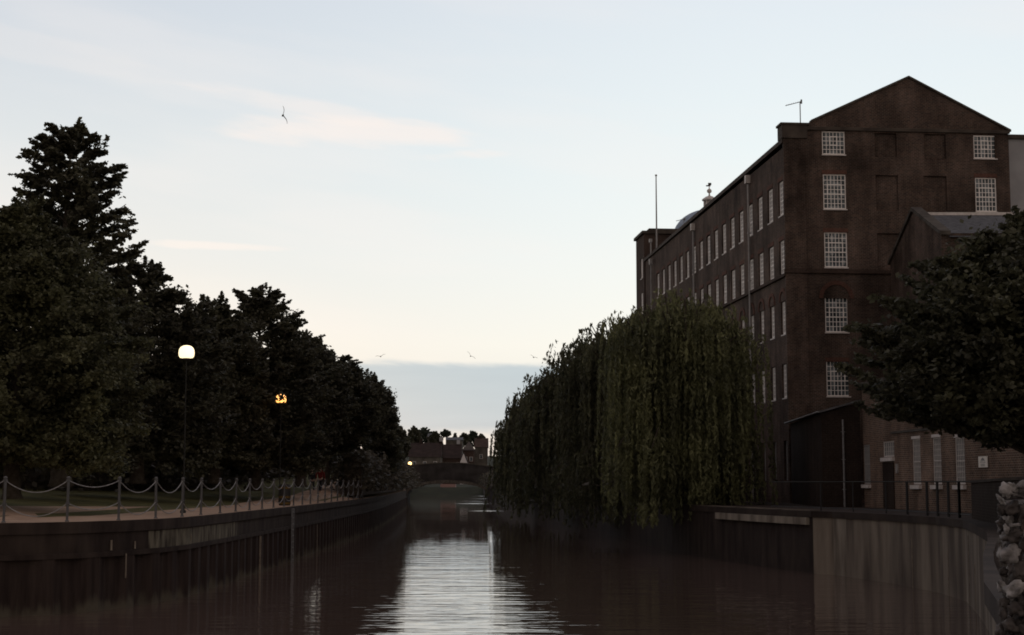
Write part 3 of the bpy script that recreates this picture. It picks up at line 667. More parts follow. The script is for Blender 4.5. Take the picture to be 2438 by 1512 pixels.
# flagpole, aerials
p = wpt(-.2, 40.2, 21.9); t = empty('flagpole', p, 0, 'tall thin bare flagpole fixed at the far end of the mill eaves', 'flagpole')
mb = MB(); mb.tube([(0, 0, 0), (0, 0, 3), (0, 0, 6.05)], [.07, .06, .045], 8); mb.build('pole', M['pipe'], t)
mb = MB(); mb.lathe([(.03, 0), (.10, .06), (.10, .12), (.02, .18)], (0, 0, 6.05), 10); mb.build('finial', M['pipe'], t)
def aerial(p, h, boom, label, rz=0, k=1):
    t = empty('tv_aerial', p, rz, label, 'aerial'); mb = MB(); mb.tube([(0, 0, 0), (0, 0, h)], .03 * k, 6); mb.build('mast', M['metal'], t)
    mb = MB(); mb.tube([(.1, 0, h), (-boom, 0, h - .28 * boom)], .022 * k, 6)
    for i in range(7): x = -boom * i / 6.5; mb.tube([(x, -.16, h + .28 * x), (x, .16, h + .28 * x)], .012 * k, 5)
    mb.tube([(.08, 0, h - .12), (.08, 0, h + .12)], .05 * k, 6); mb.build('boom', M['metal'], t)
p = wpt(1.05, .25, 23.1); aerial(p, 1.35, .85, 'single boom aerial on a thin mast at the front corner of the mill roof')
p = wpt(3.6, 47.6, 24.68); aerial(p, 1.0, .7, 'small aerial on the flat far tower beside the dome', 0, 1.2)

# ------------------------------------------------------------------ gabled wing in front of the mill's end wall
def wloc(o, v): return Vector(v) - Vector(o.location)
wing = empty('brick_wing', (21.5, 77, 1.33), 0, 'brick wing with grey slate roof and stone coped gable before the mill end wall', 'building')
mb = MB(); h0, h1 = 14.9 - 1.33, 16.9 - 1.33; dpt = 10.5
mb.add([(0, 0, 0), (0, dpt, 0), (0, dpt, h0), (0, dpt / 2, h1), (0, 0, h0), (14, 0, 0), (14, dpt, 0), (14, dpt, h0), (14, dpt / 2, h1), (14, 0, h0)],
       [(0, 4, 3, 2, 1), (5, 6, 7, 8, 9), (0, 5, 9, 4), (1, 2, 7, 6)]); mb.build('wall', M['brick'], wing)
mb = MB(); 
mb.add([(.36, -.25, h0 - .22), (14.2, -.25, h0 - .22), (14.2, dpt / 2, h1 - .17), (.36, dpt / 2, h1 - .17), (.36, dpt + .25, h0 - .22), (14.2, dpt + .25, h0 - .22)], [(0, 1, 2, 3), (3, 2, 5, 4)]); mb.build('roof', M['slate'], wing)
mb = MB(); mb.box((.4, dpt / 2 - .12, h1 - .2), (14.2, dpt / 2 + .12, h1 - .04)); mb.build('ridge', M['white2'], wing)
mb = MB()
for s_, y0 in ((1, -.2), (-1, dpt + .2)):
    zz = h0 - .1
    a = (0, y0, zz); b = (0, dpt / 2, h1 + .06)
    mb.add([(-.12, a[1], a[2]), (.42, a[1], a[2]), (.42, b[1], b[2]), (-.12, b[1], b[2]), (-.12, a[1], a[2] + .2), (.42, a[1], a[2] + .2), (.42, b[1], b[2] + .2), (-.12, b[1], b[2] + .2)],
           [(0, 3, 2, 1), (4, 5, 6, 7), (0, 1, 5, 4), (1, 2, 6, 5), (2, 3, 7, 6), (3, 0, 4, 7)])
mb.build('gable_coping', M['stone'], wing)

# ------------------------------------------------------------------ low brick building along the terrace
A0 = Vector((16.45, 73.0, 1.33)); B0 = Vector((17.9, 47.0, 1.33))
UL = (B0 - A0).normalized(); angL = math.atan2(UL.y, UL.x)
low = empty('low_brick_building', A0, angL, 'low brown brick building facing the terrace with tall barred white windows', 'building')
LL = (B0 - A0).length; NL = Vector((UL.y, -UL.x, 0))       # outward (towards the river)
# local: x along towards us, outward is -y ; heights from terrace level
def low_u(px):      # position along the wall seen at picture column px
    k = (px - 1218.5) / 3700.; # X = k*Y
    return (k * A0.y - A0.x) / (UL.x - k * UL.y)
lz0 = 1.33
ws = []
for (xa, xb, ya, yb) in ((2052, 2067, 1059, 1152), (2099, 2125, 1051, 1088), (2168, 2187, 1046, 1153), (2216, 2236, 1042, 1153), (2269, 2292, 1042, 1153)):
    u0, u1 = low_u(xa), low_u(xb); um = (u0 + u1) / 2; Dm = A0.y + UL.y * um
    ws.append((u0, u1, 2.45 + (1150 - yb) * Dm / 3720 - lz0, 2.45 + (1150 - ya) * Dm / 3720 - lz0))
mb = MB(); HL = 5.6
panel(mb, (0, 0, 0), (1, 0, 0), (0, -1, 0), LL, 0, HL, [w_ for w_ in ws], .07)
mb.quad((0, 0, 0), (0, 9, 0), (0, 9, HL), (0, 0, HL)); mb.quad((LL, 0, 0), (LL, 9, 0), (LL, 9, HL), (LL, 0, HL)); mb.quad((0, 9, 0), (LL, 9, 0), (LL, 9, HL), (0, 9, HL)); 
mb.build('wall', M['brick_low'], low)
mb = MB(); mb.box((-.1, -.15, HL + .002), (LL + .1, 9.1, HL + .2)); mb.build('roof_coping', M['band'], low)
mb = MB(); 
u0 = low_u(2120); mb.box((u0, -.06, zat(1022, 64) - lz0 - .05), (low_u(2235), 0, zat(1022, 64) - lz0 + .05)); mb.build('string_course', M['stone'], low)
for i, (a, b, c, d) in enumerate(ws):
    w_ = b - a; h_ = d - c
    o = window_obj(w_, h_, 5, 3 if i == 1 else 8, .05, .02, 4 if i != 1 else None, low, 'white2' if i else 'pipe', 'glass_low', sill=False); o.location = (a, .03, c)
    mb = MB(); mb.box((-.08, -.16, -.19), (w_ + .08, -.0, -.03) if i != 1 else (w_ + .06, 0, -.03)); mb.build('sill', M['white2'], o)
    if i > 1: mb = MB(); mb.box((-.03, -.06, h_ + .01), (w_ + .03, -.0, h_ + .13)); mb.build('lintel', M['white2'], o)
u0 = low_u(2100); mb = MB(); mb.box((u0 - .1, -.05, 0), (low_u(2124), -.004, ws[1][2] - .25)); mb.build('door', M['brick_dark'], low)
u0 = low_u(2131); mb = MB(); mb.box((u0, -.08, 1.55 ), (u0 + .18, -.0, 1.95)); mb.build('letter_plate', M['pipe'], low)
# sign
us = low_u(2338); Ds = A0.y + UL.y * us; ps = A0 + UL * us + NL * .03
sg = empty('wall_sign', Vector((ps.x, ps.y, 2.45 + (1150 - 1113) * Ds / 3700)), angL, 'small white notice with dark lettering on the low brick building', 'sign')
sw, sh = .64, .40; sw = low_u(2348.5) - low_u(2327.5); sh = 26 * Ds / 3700
mb = MB(); mb.box((-sw / 2, -.03, 0), (sw / 2, 0, sh)); mb.build('board', M['sign'], sg)
mb = MB(); e_ = -.034
def bar(x0, x1, z0, z1): mb.box((x0 * sw, e_, z0 * sh), (x1 * sw, -.0301, z1 * sh))
bar(-.08, .08, .80, .86); bar(-.16, .16, .68, .78); bar(-.24, .24, .60, .65); bar(-.30, -.02, .46, .51); bar(.03, .29, .44, .49)
for k in range(4): bar(-.26 + .03 * (k % 2), .25 - .04 * ((k + 1) % 2), .30 - .065 * k, .325 - .065 * k)
mb.build('lettering', M['ink'], sg)

# lean-to with its pale gutter against the mill's front corner
lt = empty('lean_to_building', (14.6, 73.5, 1.33), 0, 'dark single storey brick lean-to with pale gutter at the foot of the mill corner', 'building')
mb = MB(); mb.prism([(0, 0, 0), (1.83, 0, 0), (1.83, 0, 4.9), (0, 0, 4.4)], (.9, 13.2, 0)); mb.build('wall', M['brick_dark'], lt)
mb = MB(); mb.add([(-.12, -.15, 4.41), (1.84, -.15, 4.96), (2.9, 13.9, 4.96), (.7, 13.9, 4.41), (-.12, -.15, 4.5), (1.84, -.15, 5.05), (2.9, 13.9, 5.05), (.7, 13.9, 4.5)], [(0, 3, 2, 1), (4, 5, 6, 7), (0, 1, 5, 4), (1, 2, 6, 5), (2, 3, 7, 6), (3, 0, 4, 7)]); mb.build('roof', M['slate'], lt)
mb = MB(); mb.tube([(-.16, -.2, 4.46), (.72, 14.0, 4.46)], .04, 6); mb.build('gutter', M['metal'], lt)
mb = MB(); u_ = xat(2006, 73.4) - 14.6; mb.tube([(u_, -.08, .0), (u_, -.08, 4.1)], .05, 8)
for z_ in (.8, 2.2, 3.5): mb.box((u_ - .08, -.1, z_), (u_ + .08, 0, z_ + .05))
mb.build('drainpipe', M['metal'], lt)

# railing and boundary wall on the terrace
rl = empty('metal_railing', (13.9, 56, 1.33), 0, 'thin dark metal railing with pale top rail at the terrace edge', 'railing')
RL = [Vector((p[0] + .35, p[1], 1.33)) for p in dens([(14.15, 49.5), (14.15, 52), (13.7, 57), (12.75, 62), (12.2, 63.6), (11.0, 68.6)], 1.0)]; rz_ = 1.17
mb = MB(); mb.tube([p - rl.location + Vector((0, 0, rz_)) for p in RL], .024, 6); mb.build('top_rail', M['pipe_dark'], rl)
mb = MB(); mb.tube([p - rl.location + Vector((0, 0, .12)) for p in RL], .018, 6); mb.build('bottom_rail', M['binblack'], rl)
for px in (1965, 2020, 2090, 2160, 2197, 2221, 2243, 2266, 2286):
    p = min(RL, key=lambda q_: abs(1218.5 + 3700 * q_.x / q_.y - px)) - rl.location
    mb = MB(); mb.tube([p, p + Vector((0, 0, rz_ - .02))], .05 if px > 2100 else .03, 6); mb.build('post', M['binblack'], rl)
bw = empty('boundary_wall', (14.5, 49.4, 1.33), 0, 'dark low brick boundary wall with stone coping beside the terrace railing', 'wall')
wa = Vector((0, 0, 0)); wb = Vector((11.6 - 14.5, 34 - 49.4, 0)); un = wb.normalized(); nn = Vector((un.y, -un.x, 0)); ln = wb.length
if nn.x < 0: nn = -nn
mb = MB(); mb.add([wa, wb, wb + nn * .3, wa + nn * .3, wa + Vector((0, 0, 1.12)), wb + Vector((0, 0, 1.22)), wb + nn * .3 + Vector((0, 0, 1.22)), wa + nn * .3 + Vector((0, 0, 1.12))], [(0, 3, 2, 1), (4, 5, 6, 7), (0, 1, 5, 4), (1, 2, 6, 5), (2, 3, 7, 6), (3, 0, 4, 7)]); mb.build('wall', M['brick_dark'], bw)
mb = MB(); a = wa - nn * .05; b = wb - nn * .05; w2 = nn * .4
mb.add([a + Vector((0, 0, 1.123)), b + Vector((0, 0, 1.223)), b + w2 + Vector((0, 0, 1.223)), a + w2 + Vector((0, 0, 1.123)), a + Vector((0, 0, 1.2)), b + Vector((0, 0, 1.3)), b + w2 + Vector((0, 0, 1.3)), a + w2 + Vector((0, 0, 1.2))], [(0, 3, 2, 1), (4, 5, 6, 7), (0, 1, 5, 4), (1, 2, 6, 5), (2, 3, 7, 6), (3, 0, 4, 7)]); mb.build('coping', M['terrace'], bw)

# ------------------------------------------------------------------ broken end of a flint wall close on the right
fw = empty('flint_wall', (3.02, 9.5, .9), 0, 'broken end of a rough flint wall with white and dark stones close on the right', 'wall')
random.seed(5)
mb = MB(); rows_ = []
core = bmesh.new()
nz_ = 26
for i in range(nz_ + 1):
    z_ = 1.45 * i / nz_
    for (x_, y_) in ((.08, 0), (.9, -.02), (1.7, 0), (1.7, .45), (.9, .45), (.08, .45)):
        dx_ = noise.noise(Vector((z_ * 5, y_ * 3, 1.7))) * .07 if x_ < .5 else 0
        zt_ = z_ + (noise.noise(Vector((x_ * 4, y_ * 3, 9))) * .06 if i == nz_ else 0)
        core.verts.new((x_ + dx_, y_ + noise.noise(Vector((x_ * 5, z_ * 5, y_))) * .03, zt_))
core.verts.ensure_lookup_table()
for i in range(nz_):
    for k in range(6): core.faces.new([core.verts[i * 6 + k], core.verts[i * 6 + (k + 1) % 6], core.verts[(i + 1) * 6 + (k + 1) % 6], core.verts[(i + 1) * 6 + k]])
core.faces.new([core.verts[nz_ * 6 + k] for k in range(6)])
me = bpy.data.meshes.new('mortar'); core.to_mesh(me); core.free(); me.materials.append(M['flint_mortar']); o = bpy.data.objects.new('mortar', me); COL.objects.link(o); o.parent = fw
def flints(name, m, spots, seed):
    random.seed(seed); bm = bmesh.new()
    for (x_, y_, z_, r_, sx, sz) in spots:
        r0 = bmesh.ops.create_icosphere(bm, subdivisions=3, radius=r_); sd_ = Vector((random.random() * 50, random.random() * 50, random.random() * 50)); rot = Matrix.Rotation(random.uniform(-.7, .7), 3, 'Y')
        for v in r0['verts']:
            d_ = v.co.normalized(); k = .86 + .55 * noise.noise(d_ * 1.3 + sd_) + .30 * noise.noise(d_ * 3.2 + sd_) + .10 * noise.noise(d_ * 9 + sd_)
            c_ = rot @ Vector((v.co.x * k * sx, v.co.y * k * .8, v.co.z * k * sz)); v.co = c_ + Vector((x_, y_, z_))
    for f in bm.faces: f.smooth = True
    me = bpy.data.meshes.new(name); bm.to_mesh(me); bm.free(); me.materials.append(m); o = bpy.data.objects.new(name, me); COL.objects.link(o); o.parent = fw
MF = mat('white_flint', (.08, .075, .07), .7, (.42, .40, .38), 9, .4, 25); MD = mat('dark_flint', (.028, .024, .022), .6, (.11, .095, .085), 9, .4, 25)
def fx(px, y_=0): return (px - 1218.5) / 3700. * 9.5 - 3.02
def fz(py): return zat(py, 9.5) - .9
light = [(2388, 1168, .045, 1.1, 1.1), (2404, 1160, .040, 1.2, .8), (2430, 1163, .050, 1.2, .9), (2415, 1180, .03, 1.8, .5), (2378, 1190, .028, .6, 1.6), (2376, 1320, .038, .8, 1.3), (2392, 1318, .060, 1.1, 1.0), (2434, 1330, .040, 1, 1),
         (2376, 1395, .032, .7, 1.5), (2398, 1402, .058, 1.25, .85), (2384, 1262, .030, .7, 1.4), (2410, 1250, .028, 1.8, .5), (2426, 1268, .028, .7, 1.5)]
dark = [(2382, 1215, .03, 1, 1.4), (2405, 1210, .045, 1.3, 1), (2432, 1215, .045, 1, 1.2), (2378, 1245, .03, 1, 1), (2400, 1275, .05, 1.3, 1), (2434, 1290, .05, 1, 1), (2420, 1360, .055, 1.2, 1), (2380, 1360, .03, 1, 1),
        (2432, 1410, .05, 1, 1.2), (2380, 1435, .035, 1, 1.2), (2402, 1450, .05, 1.3, .8), (2430, 1460, .05, 1, 1), (2384, 1490, .045, 1, 1), (2412, 1500, .05, 1.2, 1), (2378, 1530, .045, 1, 1), (2404, 1480, .03, 1.6, .6), (2376, 1460, .03, .8, 1.4), (2434, 1500, .04, 1, 1)]
L_ = [(fx(a), random.uniform(-.03, .01) if a > 2380 else .03, fz(b), r_, sx, sz) for (a, b, r_, sx, sz) in light]
D_ = [(fx(a), random.uniform(-.02, .02) if a > 2383 else .04, fz(b), r_, sx, sz) for (a, b, r_, sx, sz) in dark]
random.seed(21)
for i in range(150):
    x_ = random.uniform(.35, 1.65); z_ = random.uniform(.05, 1.42); (L_ if random.random() < .3 else D_).append((x_, random.uniform(-.02, .02), z_, random.uniform(.035, .065), random.uniform(.8, 1.4), random.uniform(.7, 1.1)))
for i in range(60):
    z_ = random.uniform(.02, 1.42); (L_ if random.random() < .3 else D_).append((.06 + random.uniform(-.02, .03), random.uniform(.06, .45), z_, random.uniform(.03, .055), .8, random.uniform(.7, 1.3)))
flints('white_flint', MF, L_, 1); flints('dark_flint', MD, D_, 2)

# ------------------------------------------------------------------ foliage
RNG = np.random.default_rng(7)
def tn(shape):
    n = RNG.normal(size=shape); return np.clip(n, -1.55, 1.55)
def cards(C, size, el=1.6, up=.5, tang=None):
    n = len(C); N_ = RNG.normal(size=(n, 3)); N_[:, 2] = np.abs(N_[:, 2]) + up; N_ /= np.linalg.norm(N_, axis=1)[:, None]
    T = RNG.normal(size=(n, 3)) if tang is None else tang + RNG.normal(size=(n, 3)) * .25
    T -= (T * N_).sum(1)[:, None] * N_; T /= np.linalg.norm(T, axis=1)[:, None] + 1e-9
    B = np.cross(N_, T); s_ = (size * RNG.uniform(.65, 1.35, n))[:, None]
    Lg = T * s_ * el * .5; Wd = B * s_ * .5
    return np.stack([C - Lg, C + Wd - Lg * .1, C + Lg, C - Wd - Lg * .1], 1)
def prof_r(prof, z):
    zs_ = [p[0] for p in prof]; return float(np.interp(z, zs_, [p[1] for p in prof]))
def limb_pts(a, b, sag, n=7):
    a = np.array(a); b = np.array(b); t = np.linspace(0, 1, n)[:, None]; p = a + (b - a) * t
    p[:, 2] += (sag * 4 * t * (1 - t))[:, 0]; return p
def broad_tree(name, label, X, Y, zb, prof, nb, leaf, m, group=None, ns=12, nl=42, trunk=.35, lift=.25, upturn=.12, flat=.30, el=1.5, extra=None, seed=1, lean=(0, 0), spray=.24, fill=0):
    global RNG; RNG = np.random.default_rng(seed); rnd = random.Random(seed)
    t = empty(name, (X, Y, zb), 0, label, 'tree', group)
    ztop = prof[-1][0]; z0 = prof[0][0]
    tk = MB(); ht = ztop - zb
    tp = [(lean[0] * f_ + .12 * math.sin(f_ * 5 + seed), lean[1] * f_ + .1 * math.sin(f_ * 4 + seed * 2), ht * f_) for f_ in [0, .02, .1, .25, .4, .55, .7, .85, .95]]
    tk.tube(tp, [trunk * 1.35, trunk * 1.1, trunk * .95, trunk * .8, trunk * .62, trunk * .45, trunk * .3, trunk * .15, trunk * .05], 10)
    def axis(z): f_ = (z - zb) / ht; return np.array([lean[0] * f_, lean[1] * f_, z - zb])
    CC = []
    for i in range(nb):
        f_ = (i + rnd.random()) / nb; z = z0 + (ztop - z0) * f_ ** .92
        az = i * 2.39996 + rnd.uniform(-.5, .5); Rr = prof_r(prof, z) * rnd.uniform(.72, 1.08)
        st = max(zb + 1.2, z - Rr * lift - .6); a = axis(st)
        tip = axis(z) + np.array([math.cos(az) * Rr, math.sin(az) * Rr, 0])
        P = limb_pts(a, tip, Rr * .06)
        P[-1, 2] += Rr * upturn * rnd.uniform(-.3, 1.2)
        if i % 2 == 0: tk.tube(P, [max(.015, trunk * .22 * (1 - j / 7) * min(1, Rr / 3)) for j in range(7)], 5, cap=False)
        for j in range(ns):
            u = rnd.uniform(.22, 1.0) ** .8; k = min(5, int(u * 6)); q_ = P[k] + (P[k + 1] - P[k]) * (u * 6 - k)
            sl = (spray * Rr + .25) * rnd.uniform(.5, 1.2) * (1.15 - .4 * u); sa = az + rnd.uniform(-1.5, 1.5) * (1.1 - .5 * u)
            d_ = np.array([math.cos(sa), math.sin(sa), rnd.uniform(-.15, .35)])
            n_ = int(nl * rnd.uniform(.6, 1.3)); tt = RNG.random(n_)[:, None]
            pts = q_ + d_ * sl * tt + tn((n_, 3)) * np.array([.105, .105, .105 * flat]) * (sl + .3) * (1.2 - .6 * tt)
            pts[:, 2] += (-.10 + .25 * tt[:, 0] ** 2) * sl * (1 if rnd.random() < .6 else -.6)
            CC.append(pts)
    for j in range(fill):
        z = z0 + (ztop - z0) * .88 * rnd.random(); az = rnd.uniform(0, 6.283); rr = prof_r(prof, z) * rnd.uniform(.5, .93)
        sg = rnd.uniform(.18, .42); d_ = np.array([math.cos(az), math.sin(az), 0]); tt = RNG.random(70)[:, None]
        CC.append(axis(z) + d_ * rr + (d_ * .5 + np.array([0, 0, -.25])) * tt * sg * 2 + tn((70, 3)) * np.array([sg, sg, sg * .7]) * (1.15 - .6 * tt))
    # leading shoots
    for j in range(10):
        z = ztop - rnd.uniform(0, .10) * (ztop - z0); az = rnd.uniform(0, 6.28); rr = prof_r(prof, z) * rnd.random()
        q_ = axis(z) + np.array([math.cos(az) * rr, math.sin(az) * rr, 0]); n_ = nl; tt = RNG.random(n_)[:, None]
        CC.append(q_ + np.array([math.cos(az) * .3, math.sin(az) * .3, .8]) * tt * rnd.uniform(.4, 1.0) + tn((n_, 3)) * .12 * (1.2 - tt))
    if extra is not None: CC.append(extra - np.array([X, Y, zb]))
    C = np.concatenate(CC); tk.build('trunk', M['bark'], t, True)
    np_mesh('crown', cards(C, leaf, el), m, t)
    return t
def willow(name, label, X, Y, zb, ztop, prof, nlimb, nst, m, leaf=.07, seed=1, zlow=1.0, group='willows along the right bank', ldens=13, sp=.42, sag=1.0):
    # prof: (height, radius) from the skirt up to the top
    global RNG; RNG = np.random.default_rng(seed); rnd = random.Random(seed)
    t = empty(name, (X, Y, zb), 0, label, 'tree', group); tk = MB(); h = ztop - zb
    tk.tube([(0, 0, 0), (.05, .05, h * .12), (.1, -.05, h * .3), (0, 0, h * .5)], [.5, .4, .34, .28], 10)
    C = []; TN = []
    rmax = max(p[1] for p in prof); pr = sorted(prof, key=lambda p: p[1]); 
    zi = [p[1] for p in prof][::-1]; zz_ = [p[0] for p in prof][::-1]
    for i in range(nlimb):
        az = i * 2.39996 + rnd.uniform(-.3, .3); rr = rmax * math.sqrt((i + .5) / nlimb) * rnd.uniform(.82, 1.08)
        zt = float(np.interp(rr, zi, zz_)) - rnd.uniform(-.35, .7); tip = np.array([math.cos(az) * rr, math.sin(az) * rr, zt - zb])
        a = np.array([0, 0, h * rnd.uniform(.3, .5)]); P = limb_pts(a, tip, .12 * rr + .3)
        tk.tube(P, [.13 * (1 - j / 7.5) for j in range(7)], 5, cap=False)
        od = np.array([math.cos(az), math.sin(az), 0])
        big = rnd.uniform(.55, 1.35); k_ = int(nst / nlimb * rnd.choice((.35, .7, 1.0, 1.3, 1.6)))
        for s_ in range(k_):
            u = 1 - .62 * rnd.random() ** 1.6; q_ = P[min(5, int(u * 6))] * (1 - (u * 6) % 1) + P[min(6, int(u * 6) + 1)] * ((u * 6) % 1); q_ = q_ + np.array([rnd.gauss(0, sp), rnd.gauss(0, sp), rnd.gauss(0, .12)]) * big
            ln = min(rnd.uniform(.12, 1.0) * 10.5, q_[2] + zb - zlow - rnd.random() ** 2 * 3.0 - .05)
            if ln < .4: continue
            n_ = int(ln * ldens); tt = np.sort(RNG.random(n_)) * ln; ang = az + rnd.uniform(-1.2, 1.2); dd = np.array([math.cos(ang), math.sin(ang), 0])
            out_ = (1 - np.exp(-tt / .45)) * rnd.uniform(.1, .5) * sag + .03 * tt; zz = -tt + .22 * np.sin(np.clip(tt / .7, 0, 1) * 3.14) * sag
            wob = np.sin(tt * 1.3 + rnd.random() * 6) * .05
            pts = q_ + dd * out_[:, None] + np.array([-dd[1], dd[0], 0]) * wob[:, None]; pts[:, 2] = q_[2] + zz
            pts += RNG.normal(size=(n_, 3)) * np.array([.035, .035, .02]); C.append(pts)
    for i in range(16):      # loose whips arching clear of the crown
        az = rnd.uniform(0, 6.283); rr = rmax * rnd.uniform(.2, 1.0); zt = float(np.interp(rr, zi, zz_)) - zb - .5; d_ = np.array([math.cos(az), math.sin(az), 0]); A_ = d_ * rr * .8 + np.array([0, 0, zt])
        reach = rnd.uniform(.6, 1.3); hgt = rnd.uniform(.5, 1.0); tt = np.linspace(0, 1, 60)[:, None]; pts = A_ + d_ * reach * np.sin(tt * 1.57) ; pts[:, 2] += (hgt * np.sin(tt[:, 0] * 2.2) * 1.1 - 1.2 * tt[:, 0] ** 3)
        tk.tube(pts[::10], .012, 4, cap=False)
        for j in range(rnd.randint(3, 6)):
            q_ = pts[rnd.randint(30, 59)]; ln = rnd.uniform(.5, 1.8); tt2 = RNG.random(int(ln * 14)) * ln; P2 = q_ + np.zeros((len(tt2), 3)); P2[:, 2] -= tt2; C.append(P2 + RNG.normal(size=P2.shape) * .05)
    C = np.concatenate(C); tk.build('trunk', M['bark'], t, True)
    tg = np.tile(np.array([0, 0, -1.0]), (len(C), 1)) + RNG.normal(size=(len(C), 3)) * .3
    np_mesh('crown', cards(C, leaf, 3.2, -.2, tg), m, t)
    return t
def pr(D, pts, xc):       # silhouette half widths: (y px, x px of the edge)
    return sorted([(zat(y, D), abs(x - xc) * D / 3700.) for (y, x) in pts])

TL = 'trees on the left bank'
broad_tree('lime_tree', 'tallest dark tree at the far left with layered sprays and sky showing through', xat(145, 66), 66, 2.3,
           pr(66, [(1120, 330), (950, 350), (760, 345), (640, 335), (580, 315), (530, 300), (480, 283), (440, 278), (400, 262), (360, 240), (330, 212), (300, 170)], 145), 150, .125, M['leafA'], TL, ns=18, nl=49, trunk=.42, flat=.32, seed=2, fill=70)
broad_tree('lime_tree', 'dark tree on the slope just right of the tallest tree behind the first lamp', xat(330, 76), 76, 2.4,
           pr(76, [(1120, 520), (950, 535), (860, 525), (800, 512), (760, 492), (720, 460), (690, 430), (660, 398), (630, 362)], 330), 120, .13, M['leafB'], TL, ns=16, nl=63, seed=3, fill=380)
broad_tree('ash_tree', 'lighter green drooping tree in front of the tallest tree at the left edge', xat(60, 55), 54, 1.9,
           pr(54, [(1120, 300), (1000, 330), (900, 325), (800, 315), (740, 285), (680, 250), (620, 205), (560, 150), (520, 100), (495, 70)], 40), 150, .10, M['leafL'], TL, ns=19, nl=87, trunk=.3, flat=.9, upturn=-.15, seed=4, fill=520)
lampP = at(669, 949, 82.6)
ex = np.array([lampP.x, lampP.y, lampP.z]) + np.random.default_rng(3).normal(size=(46, 3)) * np.array([.15, .1, .13]) + np.array([.02, 0, .10])
broad_tree('maple_tree', 'dark tree with spiky upright shoots in the middle of the left bank', xat(612, 92), 92, 2.0,
           pr(92, [(1120, 770), (950, 785), (880, 775), (840, 760), (800, 735), (770, 712), (735, 694), (705, 672), (690, 650)], 612), 130, .13, M['leafB'], TL, ns=16, nl=63, upturn=.25, extra=ex, seed=5, fill=330)
broad_tree('maple_tree', 'dark tree tucked between the spiky tree and the rounded one', xat(715, 100), 101, 2.2,
           pr(101, [(1055, 800), (950, 835), (890, 820), (850, 790), (825, 765), (805, 740)], 715), 90, .14, M['leafB'], TL, ns=15, nl=60, seed=10, fill=300)
broad_tree('maple_tree', 'rounded dark tree beyond the spiky one halfway down the left bank', xat(775, 110), 110, 2.3,
           pr(110, [(1055, 865), (1000, 900), (940, 893), (900, 880), (870, 862), (850, 830)], 775), 90, .15, M['leafB'], TL, ns=15, nl=63, seed=6, fill=320)
broad_tree('birch_tree', 'drooping birch leaning over the river near the far end of the left bank', xat(868, 128), 128, 2.4,
           pr(128, [(1120, 950), (1040, 962), (990, 948), (950, 944), (920, 920), (895, 888)], 868), 90, .15, M['leafD'], TL, ns=15, nl=63, flat=1.2, upturn=-.3, seed=7, fill=300)
broad_tree('birch_tree', 'small round tree last in the row before the bridge on the left bank', xat(925, 165), 165, 2.8,
           pr(165, [(1130, 945), (1090, 955), (1055, 968), (1030, 966), (1010, 948)], 925), 60, .2, M['leafD'], TL, ns=14, nl=58, flat=1.0, seed=8, fill=200)
broad_tree('maple_tree', 'low dark tree filling the space between lamp and spiky tree', xat(495, 84), 86, 2.4,
           pr(86, [(1120, 620), (950, 630), (850, 610), (780, 575), (745, 535), (722, 510)], 495), 90, .14, M['leafA'], TL, ns=16, nl=66, seed=9, fill=300)

broad_tree('sycamore_tree', 'broad dark leafy tree hanging over the low brick building at the right edge', 14.6, 42, 1.63,
           sorted([(4.1, 4.6), (4.8, 4.85), (5.6, 4.85), (6.9, 4.75), (7.5, 4.3), (8.0, 3.75), (8.4, 3.1), (8.9, 2.2), (9.4, 1.3), (9.8, .6)]), 200, .115, M['leafR'], None, ns=15, nl=80, trunk=.3, flat=.5, upturn=.0, seed=12, fill=420, spray=.16, lift=.35)

WG = 'willows along the right bank'
def wp(D, pts, xc): return pr(D, pts, xc)
willow('willow_tree', 'nearest weeping willow, pale olive green, hanging in front of the mill windows', xat(1622, 82), 82, 1.33, zat(700, 82),
       wp(82, [(1050, 1806), (930, 1808), (850, 1802), (800, 1784), (775, 1762), (750, 1728), (725, 1692), (700, 1645)], 1622), 120, 2000, M['leafW'], .085, 21, .2, ldens=16)
willow('willow_tree', 'second weeping willow, darker, between the pale one and the open river', xat(1495, 105), 105, 1.33, zat(755, 105),
       wp(105, [(1100, 1322), (980, 1326), (910, 1332), (865, 1342), (820, 1366), (785, 1402), (756, 1470)], 1495), 95, 1700, M['leafV'], .10, 22, -.6, ldens=14)
willow('willow_tree', 'third weeping willow with a shaggy top against the sky over the water', xat(1400, 133), 133, 1.33, zat(800, 133),
       wp(133, [(1150, 1205), (1050, 1214), (980, 1234), (925, 1260), (885, 1288), (845, 1316), (805, 1370)], 1400), 95, 1700, M['leafV'], .12, 23, -.7, ldens=12, sp=.5)
willow('willow_tree', 'farthest weeping willow trailing over the river towards the bridge', xat(1300, 170), 170, 1.33, zat(900, 170),
       wp(170, [(1165, 1154), (1080, 1160), (1025, 1174), (985, 1196), (945, 1226), (908, 1270)], 1300), 85, 1300, M['leafV'], .155, 24, -.7, ldens=10, sp=.55)

